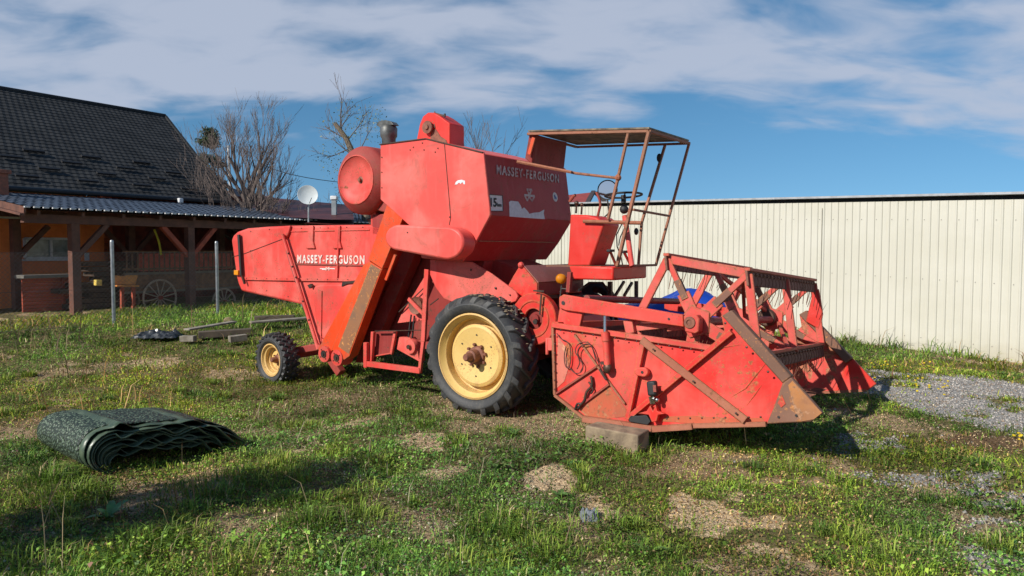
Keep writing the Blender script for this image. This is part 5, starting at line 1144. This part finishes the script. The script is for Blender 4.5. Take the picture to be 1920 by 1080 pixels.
# low plank wall and counter inside
ct_ = empty('plank_counter', SO, math.atan2(LS.y, LS.x), 'low red-brown plank wall with a grey top between the shed posts', 'counter')
k0, k1 = sf(42, 582, 1.5), sf(131, 520, 1.5)
for i in range(9):
    hz_ = (k1.z + .0) / 9; MB().box(((k0.x + k1.x) / 2, 1.5, hz_ * (i + .5)), (k1.x - k0.x, .05, hz_ - .012)).build('plank', WOODR, ct_, bevel=.004)
MB().box(((k0.x + k1.x) / 2, 1.45, k1.z + .05), (k1.x - k0.x + .15, .45, .08)).build('top', simple('grey_weathered_top', (.16, .15, .13), .8), ct_, bevel=.006)
MB().bar((sf(119, 570, 1.45).x, 1.46, 0), (sf(119, 570, 1.45).x, 1.46, k1.z), .05, .04).bar((k1.x + .02, 1.44, 0), (k1.x + .02, 1.44, k1.z), .08, .05).build('batten', WOODR, ct_)
# cart
CARTW = simple('old_cart_wood', (.24, .12, .06), .75, c2=(.13, .065, .035), scale=7, bs=.4)
cart = empty('hay_wagon', SF.m @ Vector((0, 0, 0)), math.atan2(LS.y, LS.x), 'old wooden hay wagon with spoked wheels stored under the shed', 'wagon')
wb2 = 1.0; A_, B_ = sf(232, 545, wb2), sf(470, 515, wb2)
zl, zh = sf(300, 546, wb2).z, sf(300, 512, wb2).z
MB().box(((A_.x + B_.x) / 2, wb2 + .5, (zl + zh) / 2), (B_.x - A_.x, 1.0, zh - zl)).build('body', CARTW, cart, bevel=.01)
MB().bar((A_.x, wb2 - .02, zh), (B_.x, wb2 - .02, zh), .05, .06).bar((A_.x, wb2 - .02, zl), (B_.x, wb2 - .02, zl), .05, .06).build('side_rail', simple('pale_cart_rail', (.22, .17, .12), .8), cart)
rk = MB(); zr = sf(300, 472, wb2).z
rk.bar((A_.x, wb2, zr), (B_.x, wb2, zr), .05, .05).bar((A_.x, wb2, zh + .12), (B_.x, wb2, zh + .12), .04, .05)
for k in range(26): a = A_.x + .1 + k * (B_.x - A_.x - .2) / 25; rk.bar((a, wb2, zh), (a, wb2, zr), .03, .03)
rk.build('rack', CARTW, cart)
MB().box(((A_.x + B_.x) / 2 + .3, wb2 + .6, (zh + zr) / 2), (B_.x - A_.x - 1, .04, zr - zh - .1)).build('red_panel', simple('faded_red_boards', (.70, .14, .08), .8, c2=(.5, .09, .05), scale=5), cart)
def cwheel(px, py, rad, bb, par):
    c = sf(px, py, bb); rim = MB(); pts = [Vector((c.x + rad * math.cos(a), bb, c.z + rad * math.sin(a))) for a in [2 * math.pi * k / 36 for k in range(37)]]
    rim.tube(pts, .028, 6); o = rim.build('cart_wheel', simple('grey_brown_wheel', (.46, .34, .24), .8), par, smooth=True)
    sp = MB()
    for k in range(12): a = 2 * math.pi * k / 12 + .2; sp.tube([Vector((c.x, bb, c.z)), Vector((c.x + rad * math.cos(a), bb, c.z + rad * math.sin(a)))], .016, 5)
    sp.build('spokes', MATS['grey_brown_wheel'], o); MB().lathe([(0, .09), (.05, .08), (.07, -.08), (0, -.09)], (c.x, bb, c.z), (0, -1, 0), 12).build('wheel_hub', WOODR, o, smooth=True)
cwheel(300, 558, .47, wb2 - .12, cart); cwheel(420, 566, .38, wb2 - .12, cart); cwheel(232, 563, .42, wb2 + .6, cart)
# orange bench end and odds
bn = empty('orange_bench', SO, math.atan2(LS.y, LS.x), 'small orange wooden seat standing by the fence post in front of the wagon', 'bench')
OWD = simple('varnished_orange_wood', (.60, .23, .05), .5, c2=(.45, .16, .035), scale=9)
MB().prism([sf(x, y, .3) for x, y in [(214, 516), (232, 518), (240, 516), (259, 516), (254, 534), (214, 533)]], (0, .05, 0)).build('backrest', OWD, bn, bevel=.008)
MB().bar(sf(214, 536, .25), sf(256, 536, .25), .25, .04, (0, 1, 0)).build('seat', OWD, bn, bevel=.006)
for x in (229, 250): MB().bar(sf(x, 537, .3), sf(x, 582, .3), .07, .07).build('leg', WOODR, bn)
tag(MB().bar(sf(178, 530, .6), sf(189, 530, .6), .12, .14).build('yellow_box', simple('yellow_plastic', (.75, .55, .12), .5), None, bevel=.01), 'small yellow box on the dark stack inside the timber shed', 'box')
bpy.data.objects['yellow_box'].matrix_world = SF.m
yp = MB().tube(smooth_path([sf(289, 430, .8), sf(294, 442, .8), (sf(299, 458, .8)), sf(302, 478, .8)]), .028, 8).build('yellow_pipe', simple('yellow_hose', (.65, .55, .03), .5), None, smooth='all')
yp.matrix_world = SF.m; tag(yp, 'curved yellow pipe hanging below the shed roof beam', 'pipe')
st_ = MB(); random.seed(3)
for k in range(9):
    p = sf(170 + random.uniform(-12, 55), 565 - k * 6, 1.2); st_.box((p.x, 1.3, .1 + k * .13), (1.2 + random.uniform(-.2, .2), .5, .11))
o = st_.build('timber_stack', simple('dark_stacked_timber', (.035, .022, .014), .9, c2=(.08, .045, .025), scale=9), None, bevel=.005); o.matrix_world = SF.m
tag(o, 'dark stack of timber between the shed posts', 'timber stack')
random.seed(7)

# ---------------------------------------------------------------- chain-link fence
GALV = simple('galvanised_steel', (.40, .42, .43), .4, .5, c2=(.28, .30, .31), scale=10)
WIRE = simple('fence_wire', (.10, .10, .10), .6, .2)
FO = Vector((-.54 * 15, 15, 0)); fl = Vector((.62, .785, 0)).normalized(); fzb = .42
fen = empty('chain_link_fence', (FO.x, FO.y, fzb), math.atan2(fl.y, fl.x), 'grey wire mesh fence on round steel posts before the timber shed', 'fence')
for t_ in (-2.3, 0, 2.27, 4.55, 6.8, 8.85): MB().tube([(t_, 0, -.2), (t_, 0, 1.70)], .036, 10).lathe([(.038, 0), (.03, .03), (0, .035)], (t_, 0, 1.70), (0, 0, 1), 10).build('post', GALV, fen, smooth=True)
wm = MB(); H_ = 1.48; g0, g1 = -3, 8.9; sp_ = .085; n = int((g1 - g0 + H_) / sp_)
for k in range(n):
    a = g0 - H_ + k * sp_; lo, hi = max(g0, a), min(g1, a + H_)
    if hi - lo > .02:
        wm.tube([(lo, .04, lo - a), (hi, .04, hi - a)], .0018, 3, False); wm.tube([(lo, .044, H_ - (lo - a)), (hi, .044, H_ - (hi - a))], .0018, 3, False)
for z in (.03, .75, H_): wm.tube([(g0, .04, z), (g1, .04, z)], .003, 4)
wm.build('wire_mesh', WIRE, fen)

# ---------------------------------------------------------------- trees
BARK = simple('grey_brown_bark', (.22, .17, .12), .9, c2=(.12, .09, .065), scale=20, bs=.6)
TWIG = simple('twig_bark', (.17, .13, .11), .9, c2=(.12, .09, .08), scale=10)
def branch(mb, p, d, ln, r, depth, rnd, up=.25, spread=.6, kids=3, tw=.0065):
    n = 4; pts = [p]; rs = [r]; q = p
    for i in range(n):
        d = (d + Vector((rnd.uniform(-1, 1), rnd.uniform(-1, 1), rnd.uniform(-.5, 1) * up * 2)) * .13).normalized(); q = q + d * ln / n; pts.append(q); rs.append(max(tw * .7, r * (1 - .55 * (i + 1) / n)))
    mb.tube(pts, rs, 6 if r > .04 else 4 if r > .015 else 3, False)
    if depth <= 0: return
    for k in range(kids + (1 if rnd.random() < .5 else 0)):
        t_ = rnd.uniform(.3, 1); i = min(n - 1, int(t_ * n)); pp = pts[i].lerp(pts[i + 1], t_ * n - i); x, y = orth(d); a = rnd.uniform(0, 6.283); s_a = rnd.uniform(.5, 1.2) * spread
        dd = (d * math.cos(s_a) + (x * math.cos(a) + y * math.sin(a)) * math.sin(s_a) + Vector((0, 0, up))).normalized()
        branch(mb, pp, dd, ln * rnd.uniform(.5, .8), max(tw, rs[i] * rnd.uniform(.45, .65)), depth - 1, rnd, up, spread, kids, tw)
def bare_tree(px, D, z0, ztop, r, label, seed, limbs=11, spread=.75, kids=3, up=.35, depth=4, crown_w=1.0, name='bare_tree', tw=.0065):
    rnd = random.Random(seed); x = (px - 960) / FPX * D; H = ztop - z0
    rt = empty(name, (x, D, z0), 0, label, 'tree', 'bare spring trees'); tk = MB()
    pts = [Vector((0, 0, 0)), Vector((.03, 0, H * .25)), Vector((-.02, .02, H * .5)), Vector((.02, 0, H * .72))]; tk.tube(pts, [r * 1.2, r, r * .75, r * .3], 10); tk.build('trunk', BARK, rt, smooth=True)
    cr = MB()
    for k in range(limbs):
        t_ = .24 + .48 * k / limbs; p = Vector((0, 0, H * t_)); a = 2.4 * k + rnd.uniform(-.4, .4); el = .25 + .9 * k / limbs
        d = Vector((math.cos(a) * math.cos(el) * crown_w, math.sin(a) * math.cos(el), math.sin(el))).normalized()
        branch(cr, p, d, H * rnd.uniform(.22, .32) * (1.15 - .5 * k / limbs * 0), r * .42, depth, rnd, up, spread, kids, tw)
    cr.build('crown', TWIG, rt); return rt
def ztop_at(py, D): return CAMZ + (470 - py) / FPX * D
bare_tree(468, 24, .4, 5.3, .17, 'large bare tree with a pale trunk rising behind the timber shed roof', 5, 22, .55, 3, .40, 4, 1.0, tw=.0042)
bare_tree(690, 26, .4, 4.6, .13, 'bare tree with budding twigs left of the red elevator head', 8, 9, .7, 2, .3, 3, 1.0)
bare_tree(880, 30, .4, 6.3, .12, 'bare tree whose twigs show behind the grain tank', 12, 12, .6, 3, .3, 3, .9)
bare_tree(1378, 42, .4, 3.9, .10, 'distant bare treetop above the cream shed roof', 14, 8, .7, 2, .3, 3)
bare_tree(1132, 30, .4, 3.4, .10, 'bushy bare tree behind the rear view mirror', 17, 12, .7, 3, .25, 3)
# pruned limb
pl_ = MB(); D_ = 25.5; P_ = lambda px, py, dd=0: Vector(((px - 960) / FPX * (D_ + dd), D_ + dd, CAMZ + (470 - py) / FPX * (D_ + dd)))
b0 = P_(690, 400); pt = empty('pollarded_tree', (b0.x, b0.y, .4), 0, 'pollarded tree with a stubby thick limb beside the dust screen drum', 'tree', 'bare spring trees')
o_ = Vector((b0.x, b0.y, .4)); pl_.tube([Vector((0, 0, 0)), P_(688, 380) - o_, P_(668, 300) - o_, P_(652, 262) - o_, P_(631, 234) - o_], [.2, .17, .12, .09, .075], 10); pl_.build('trunk', BARK, pt, smooth=True)
cr = MB(); rnd = random.Random(4)
for (x0, y0, x1, y1) in ((640, 246, 652, 190), (650, 262, 610, 240), (660, 280, 615, 300), (665, 300, 700, 240), (655, 265, 690, 225), (668, 310, 640, 350), (645, 255, 632, 210), (660, 290, 625, 265), (640, 245, 662, 215)):
    a, b_ = P_(x0, y0) - o_, P_(x1, y1) - o_; branch(cr, a, (b_ - a).normalized(), (b_ - a).length, .022, 2, rnd, .2, .7, 3, .006)
cr.build('crown', TWIG, pt)
PT0 = o_.copy()
# conifer behind the roof edge
LEAFM = leafmat('needle_foliage', .15)
def foliage(rt, pts, n, size, pal, name='crown', rs=1):
    g_ = np.random.default_rng(rs); P = []; 
    for (c, rad, k) in pts:
        v = g_.normal(size=(k, 3)); v /= np.linalg.norm(v, axis=1)[:, None]; P.append(np.array(c) + v * (g_.random((k, 1)) ** .45) * np.array(rad))
    P = np.concatenate(P); n = len(P); a = g_.normal(size=(n, 3)); a /= np.linalg.norm(a, axis=1)[:, None]; b_ = np.cross(a, g_.normal(size=(n, 3))); b_ /= np.linalg.norm(b_, axis=1)[:, None]
    s = size * (.5 + g_.random((n, 1))); V = np.stack([P, P + a * s * .5 + b_ * s * .3, P + a * s, P + a * s * .5 - b_ * s * .3], 1).reshape(-1, 3); F = np.arange(n)[:, None] * 4 + np.array([[0, 1, 2, 3]])
    c = np.array(pal)[g_.integers(0, len(pal), n)] * (.6 + .8 * g_.random((n, 1))); o = fast_mesh(name, V, F, LEAFM, np.concatenate([np.repeat(c, 4, 0), np.ones((4 * n, 1))], 1), False); o.parent = rt; return o
foliage(pt, [((P_(x, y) - PT0), (.55, .5, .55), 70) for x, y in ((625, 245), (655, 215), (690, 232), (615, 290), (640, 340), (700, 250), (645, 265), (665, 240), (625, 310), (700, 220))], 0, .055, [(.22, .22, .07), (.16, .18, .05), (.28, .26, .10)], name='buds', rs=9)['kind'] = 'stuff'
Dc = 30; xc = (397 - 960) / FPX * Dc; rt = empty('conifer', (xc, Dc, .4), 0, 'dark green conifer between the house roof and the large bare tree', 'tree')
MB().tube([(0, 0, 0), (0, 0, 4.8)], [.14, .03], 8).build('trunk', BARK, rt)
rr = random.Random(2); blobs = []
for k in range(46):
    h = rr.uniform(0, 1) ** 1.2; z = 2.4 + h * 3.9; rad = (1 - h) * 1.35 + .15; a = rr.uniform(0, 6.28); q = rr.uniform(.3, 1) * rad
    blobs.append(((q * math.cos(a), q * math.sin(a), z), (.30, .30, .20), 130))
foliage(rt, blobs * 3, 0, .07, [(.05, .08, .035), (.07, .10, .04), (.035, .055, .028)])
# unseen tree added left of the frame to cast the band of shade
Ts = empty('added_shade_tree', (-7.3, 1.75, 0), 0, 'unseen slim evergreen outside the left edge, added to shade the foreground grass', 'tree')
MB().tube([(0, 0, 0), (0, 0, 4.2)], [.10, .03], 8).build('trunk', BARK, Ts)
blobs = []
for k in range(96):
    h = rr.uniform(0, 1); z = .9 + h * 4.1; rad = 1.0 * (1 - .7 * h) + .1; a = rr.uniform(0, 6.28); q = rr.uniform(.1, 1) * rad
    blobs.append(((q * math.cos(a), q * math.sin(a), z), (.28, .28, .30), 55))
foliage(Ts, blobs, 0, .11, [(.05, .09, .035), (.07, .11, .04)], rs=3)

# ---------------------------------------------------------------- behind the machine
def at(px, py, D): return Vector(((px - 960) / FPX * D, D, CAMZ + (470 - py) / FPX * D))
# maroon roofed outbuilding
ob = empty('outbuilding', at(560, 470, 26), 0, 'low outbuilding with a dark maroon roof behind the satellite dish', 'building'); o_ = ob.location.copy()
MR = simple('maroon_roof_sheet', (.055, .012, .012), .5, c2=(.09, .02, .018), scale=3)
def L(px, py, D): return at(px, py, D) - o_
MB().add([L(430, 352, 28), L(520, 372, 27), L(660, 385, 25.5), L(665, 412, 22), L(620, 412, 22), L(450, 402, 23)], [(0, 1, 2, 3, 4, 5)]).add([L(430, 352, 28) - Vector((0, 0, .15)), L(520, 372, 27) - Vector((0, 0, .15)), L(660, 385, 25.5) - Vector((0, 0, .15)), L(665, 412, 22) - Vector((0, 0, .15)), L(620, 412, 22) - Vector((0, 0, .15)), L(450, 402, 23) - Vector((0, 0, .15))], [(0, 1, 2, 3, 4, 5)]).build('roof', MR, ob)
MB().box(L(560, 440, 25.5) + Vector((0, .5, -.9)), (4.2, 2.0, 2.0)).build('wall', WOOD, ob)
# satellite dish
sd = empty('satellite_dish', at(579, 395, 19), 0, 'white satellite dish above the end of the shed roof', 'satellite dish')
DW = simple('dish_white', (.66, .70, .70), .45, var=.08)
ctr = Vector((0, 0, .40)); MB().lathe([(0, -.05), (.10, -.043), (.18, -.025), (.25, 0), (.255, -.008), (.18, -.04), (0, -.065)], ctr, (.30, -.93, .2), 32).build('reflector', DW, sd, smooth=True)
MB().tube([ctr + Vector((.05, -.05, -.22)), ctr + Vector((.18, -.30, -.10))], .01, 6).build('feed_arm', GALV, sd); MB().tube([Vector((0, .03, -.3)), ctr + Vector((0, .08, 0))], .02, 8).build('mast', GALV, sd)
# poles and wire
tag(MB().tube([at(436, 400, 25), at(432.5, 275, 25)], .045, 8).build('white_pole', simple('white_pole_paint', (.62, .62, .62), .5), None, smooth=True), 'thin white pole standing left of the bare tree trunk', 'pole')
tag(MB().tube([at(486, 390, 26.5), at(488, 305, 26.5)], .04, 8).build('timber_pole', simple('grey_pole_wood', (.35, .32, .28), .7), None, smooth=True), 'grey utility pole just right of the bare tree trunk', 'pole')
wr_ = [at(486, 306, 26.5), at(540, 326, 26.5), at(625, 341, 27), at(760, 352, 27.5), at(1000, 360, 30)]
tag(MB().tube(smooth_path(wr_), .012, 5).build('overhead_wire', BLACK, None), 'thin black overhead wire sagging from the pole towards the dust screen drum', 'wire')
vt = empty('vent_hood', at(628, 385, 23), 0, 'small white roof vent left of the dust screen drum', 'roof vent')
MB().box((0, 0, .22), (.20, .2, .12)).build('hood', WF, vt, bevel=.02); MB().box((0, 0, -.1), (.14, .14, .5)).build('pipe', simple('grey_vent_pipe', (.25, .28, .3), .6), vt)
# red roofed house far behind the platform
hr = empty('distant_house', at(1100, 470, 36), 0, 'distant house with a small red roof above the cream shed, left of the mirror', 'house'); o_ = hr.location.copy()
RT2 = simple('red_roof_tile', (.30, .05, .04), .7, c2=(.22, .04, .035), scale=6, bs=.4)
ro = MB(); g1_ = [L(1060, 366, 37), L(1112, 360, 37), L(1125, 364, 34), L(1143, 388, 34), L(1060, 390, 33.5)]
ro.add([L(1058, 367, 38), L(1112, 361, 38), L(1100, 386, 34.5), L(1058, 390, 34.5)], [(0, 1, 2, 3)]).build('roof', RT2, hr)
MB().bar(L(1112, 360, 38), L(1098, 386, 34.5), .2, .12).bar(L(1112, 360, 38), L(1142, 386, 38), .2, .14).build('bargeboard', simple('dark_bargeboard', (.06, .045, .045), .7), hr)
MB().add([L(1112, 364, 37.5), L(1090, 390, 37.5), L(1142, 388, 37.5), L(1142, 480, 37.5), L(1060, 480, 37.5), L(1060, 390, 37.5)], [(0, 1, 2, 3, 4, 5)]).build('wall', simple('grey_house_wall', (.30, .28, .27), .8), hr)
# blue tarpaulin heap beyond the header
bt_c = at(1290, 560, 13.2); gzb = float(GZ(np.array([bt_c.x]), np.array([bt_c.y]))[0])
vs = []; fs = []; nn = 26
for i in range(nn + 1):
    for j in range(nn + 1):
        u, v = i / nn * 2 - 1, j / nn * 2 - 1; e = max(0, (1 - abs(u) ** 3) * (1 - abs(v) ** 3))
        prof_ = .86 + .26 * math.exp(-((u - .25) / .30) ** 2) + .05 * mnoise.noise(Vector((u * 4, v * 4, 0))); z = (e ** .28) * prof_
        vs.append((u * 1.5 - .25, v * .7, z + .02 * mnoise.noise(Vector((u * 9, v * 9, 5)))))
fs = [(i * (nn + 1) + j, i * (nn + 1) + j + 1, (i + 1) * (nn + 1) + j + 1, (i + 1) * (nn + 1) + j) for i in range(nn) for j in range(nn)]
bo_ = MB().add(vs, fs).build('blue_tarpaulin', SEATB, None, smooth='all'); bo_.location = (bt_c.x, bt_c.y, gzb); tag(bo_, 'heap under a bright blue tarpaulin standing beyond the reel', 'tarpaulin')

# ---------------------------------------------------------------- things on the ground
# folded tarpaulin bundle
TS = None
m, t, b = newmat('green_woven_tarpaulin'); co = t.n('ShaderNodeTexCoord').outputs['Object']
vo = t.n('ShaderNodeTexVoronoi', i_Scale=38.0); t.l(t.mapping(co, (1, 1, 1)), vo.inputs['Vector'])
cc_ = t.mix(t.ramp(t.noise(co, 3, 5, .6), .35, .65), (.11, .17, .11), (.20, .27, .18)); cc_ = t.mix(t.ramp(vo.outputs['Distance'], .15, .55), cc_, (.018, .030, .020)); t.l(cc_, b.inputs['Base Color']); b.inputs['Roughness'].default_value = .5
bump(t, b, vo.outputs['Distance'], .9, .015); TS = m
TP = simple('dark_green_plastic_sheet', (.05, .078, .050), .34, c2=(.10, .135, .085), scale=8, bs=.3)
tA = gp(166, 897); tdir = Vector((.74, .67, 0)).normalized(); tb = Vector((-.74, .67, 0)).normalized()
tr = empty('folded_tarpaulin', (tA.x, tA.y, 0), 0, 'rolled and folded dark green tarpaulin lying on the grass in the left foreground', 'tarpaulin')
def sheet(i, nl, mat, name, th=.006, dep=(0, 1.25), tex=0):
    k = i / nl; pts = []; Hh = .41 - .34 * k; s0 = .0 + .26 * k; s1 = 1.38 - .10 * (i % 3)
    rdd = Hh / 2
    for a in np.linspace(-math.pi / 2 * .9, math.pi / 2, 12): pts.append((s0 + rdd - rdd * math.cos(a) * 1.15, rdd + rdd * math.sin(a)))
    m_ = 26
    for q in range(1, m_ + 1):
        u = q / m_; z = Hh * (1 - .20 * u) * (1 - .74 * u ** 6) + (.016 * math.sin(u * 23 + i * 2.3) + .022 * mnoise.noise(Vector((u * 6, i * 7.7, 2)))) * (i > 0) + .018 * math.sin(u * 14 + i * 1.7) * (1 if i else .3) + .012 * mnoise.noise(Vector((u * 9, i * 3.1, 0))); pts.append((s0 + rdd + (s1 - s0 - rdd) * u, max(.015, z)))
    vs = []; nd = 14
    for (s, z) in pts:
        for d in range(nd + 1):
            v = d / nd; dd = dep[0] + (dep[1] - dep[0]) * v + (.02 + .05 * (i > 0) * (v < .2)) * mnoise.noise(Vector((s * 5, i * 2, v * 3)))
            zz_ = z * (1 - .08 * v - .5 * max(0, v - .8) * 2 * min(1, s)) + .010 * mnoise.noise(Vector((s * 7 + i, v * 6, 3))) * (z > .03); vs.append(tdir * (s + .10 * v * 0) + tb * (dd + .03 * i * (i > 0) * .4 + (.04 * math.sin(i * 5.1) if i else 0)) + Vector((0, 0, zz_)))
    fs = [(p * (nd + 1) + q, p * (nd + 1) + q + 1, (p + 1) * (nd + 1) + q + 1, (p + 1) * (nd + 1) + q) for p in range(len(pts) - 1) for q in range(nd)]
    o = MB().add(vs, fs).build(name, mat, tr, smooth='all'); md = o.modifiers.new('thick', 'SOLIDIFY'); md.thickness = th; return o
sheet(0, 12, TS, 'woven_cover', .010, (.14, 1.3))
for i in range(1, 12): sheet(i * .95 - .75, 12, TP, 'folded_layer', .006 if i % 3 else .012, (random.uniform(-.03, .05), 1.2))
# timber block under the header
LOG = simple('weathered_timber_block', (.30, .225, .145), .95, c2=(.15, .11, .075), scale=7, bs=.7)
a_, b_, c_3 = gp(1097, 832), gp(1196, 850), gp(1213, 838)
vx = (b_ - a_); vx.z = 0; vy = Vector((-vx.y, vx.x, 0)).normalized() * .24; hh = .185
lg = MB(); zb2 = -.03
lg.add([a_ + Vector((0, 0, zb2)), b_ + Vector((0, 0, zb2)), b_ + vy + Vector((0, 0, zb2)), a_ + vy + Vector((0, 0, zb2)), a_ + Vector((0, 0, hh)), b_ + Vector((0, 0, hh - .01)), b_ + vy + Vector((0, 0, hh)), a_ + vy + Vector((0, 0, hh))], [(0, 1, 2, 3), (7, 6, 5, 4), (0, 4, 5, 1), (1, 5, 6, 2), (2, 6, 7, 3), (3, 7, 4, 0)])
tag(lg.build('timber_block', LOG, None, bevel=.012), 'weathered timber block propping up the near end of the header', 'timber block')
# planks on the grass behind
PLK = simple('grey_old_plank', (.30, .27, .22), .9, c2=(.17, .145, .11), scale=7, bs=.6); DPL = simple('dark_wet_plank', (.07, .055, .04), .8, c2=(.12, .09, .06), scale=7, bs=.4)
def plank(p0, p1, wd, ht, lift, mat, label, name='plank'):
    a, b2 = gp(*p0), gp(*p1); up_ = Vector((0, 0, ht / 2 + lift)); tag(MB().bar(a + up_, b2 + up_, wd, ht, Vector((-(b2 - a).y, (b2 - a).x, 0))).build(name, mat, None, bevel=.006), label, 'plank', 'old planks lying on the grass')
plank((372, 634), (470, 628), .22, .12, .0, DPL, 'thick dark beam at the near left end of the plank pile')
plank((470, 622), (585, 612), .20, .035, .16, PLK, 'long thin grey board reaching behind the harvester')
plank((350, 634), (440, 618), .16, .03, .14, PLK, 'grey board lying across the near end of the plank pile')
plank((478, 609), (552, 607), .16, .11, .07, DPL, 'dark short beam at the back of the plank pile')
plank((340, 640), (366, 640), .14, .10, .0, PLK, 'short pale block left of the thick dark beam')
plank((430, 642), (462, 638), .16, .11, .0, PLK, 'short block under the right end of the thick dark beam')
tag(MB().lathe([(.0, .05), (.09, .05), (.09, -.05), (0, -.05)], gp(428, 610) + Vector((0, 0, .08)), (.3, -.9, .1), 14).build('log_piece', simple('cut_log', (.40, .30, .17), .9, c2=(.25, .18, .1), scale=14), None, bevel=.01), 'short pale cut log beside the back of the plank pile', 'log')
# straw litter by the planks
# crumpled black sheet
def crumple(name, px, py, w_, d_, h_2, mat, label, cat, seed=0):
    c = gp(px, py); n = 22; vs = []
    for i in range(n + 1):
        for j in range(n + 1):
            u, v = i / n * 2 - 1, j / n * 2 - 1; e = max(0, 1 - max(abs(u), abs(v)) ** 4)
            z = h_2 * e * (.35 + .9 * abs(mnoise.noise(Vector((u * 2.2 + seed, v * 2.2, seed))))) + .2 * h_2 * mnoise.noise(Vector((u * 7, v * 7, seed)))
            vs.append((u * w_ * (1 + .2 * mnoise.noise(Vector((v * 2, seed, 1)))), v * d_ * (1 + .2 * mnoise.noise(Vector((u * 2, seed, 5)))), max(-.02, z)))
    fs = [(i * (n + 1) + j, i * (n + 1) + j + 1, (i + 1) * (n + 1) + j + 1, (i + 1) * (n + 1) + j) for i in range(n) for j in range(n)]
    o = MB().add(vs, fs).build(name, mat, None); md = o.modifiers.new('thick', 'SOLIDIFY'); md.thickness = .008; o.location = (c.x, c.y, c.z + .01); return tag(o, label, cat)
crumple('plastic_sheet', 297, 632, .38, .26, .15, simple('black_plastic', (.018, .02, .022), .3, c2=(.05, .055, .06), scale=12), 'crumpled black plastic sheet lying left of the planks', 'plastic sheet', 2)
crumple('grey_rag', 1106, 972, .07, .10, .07, simple('grey_blue_cloth', (.20, .22, .24), .8, c2=(.10, .11, .12), scale=30), 'small crumpled grey rag at the edge of the sandy patch', 'rag', 7)
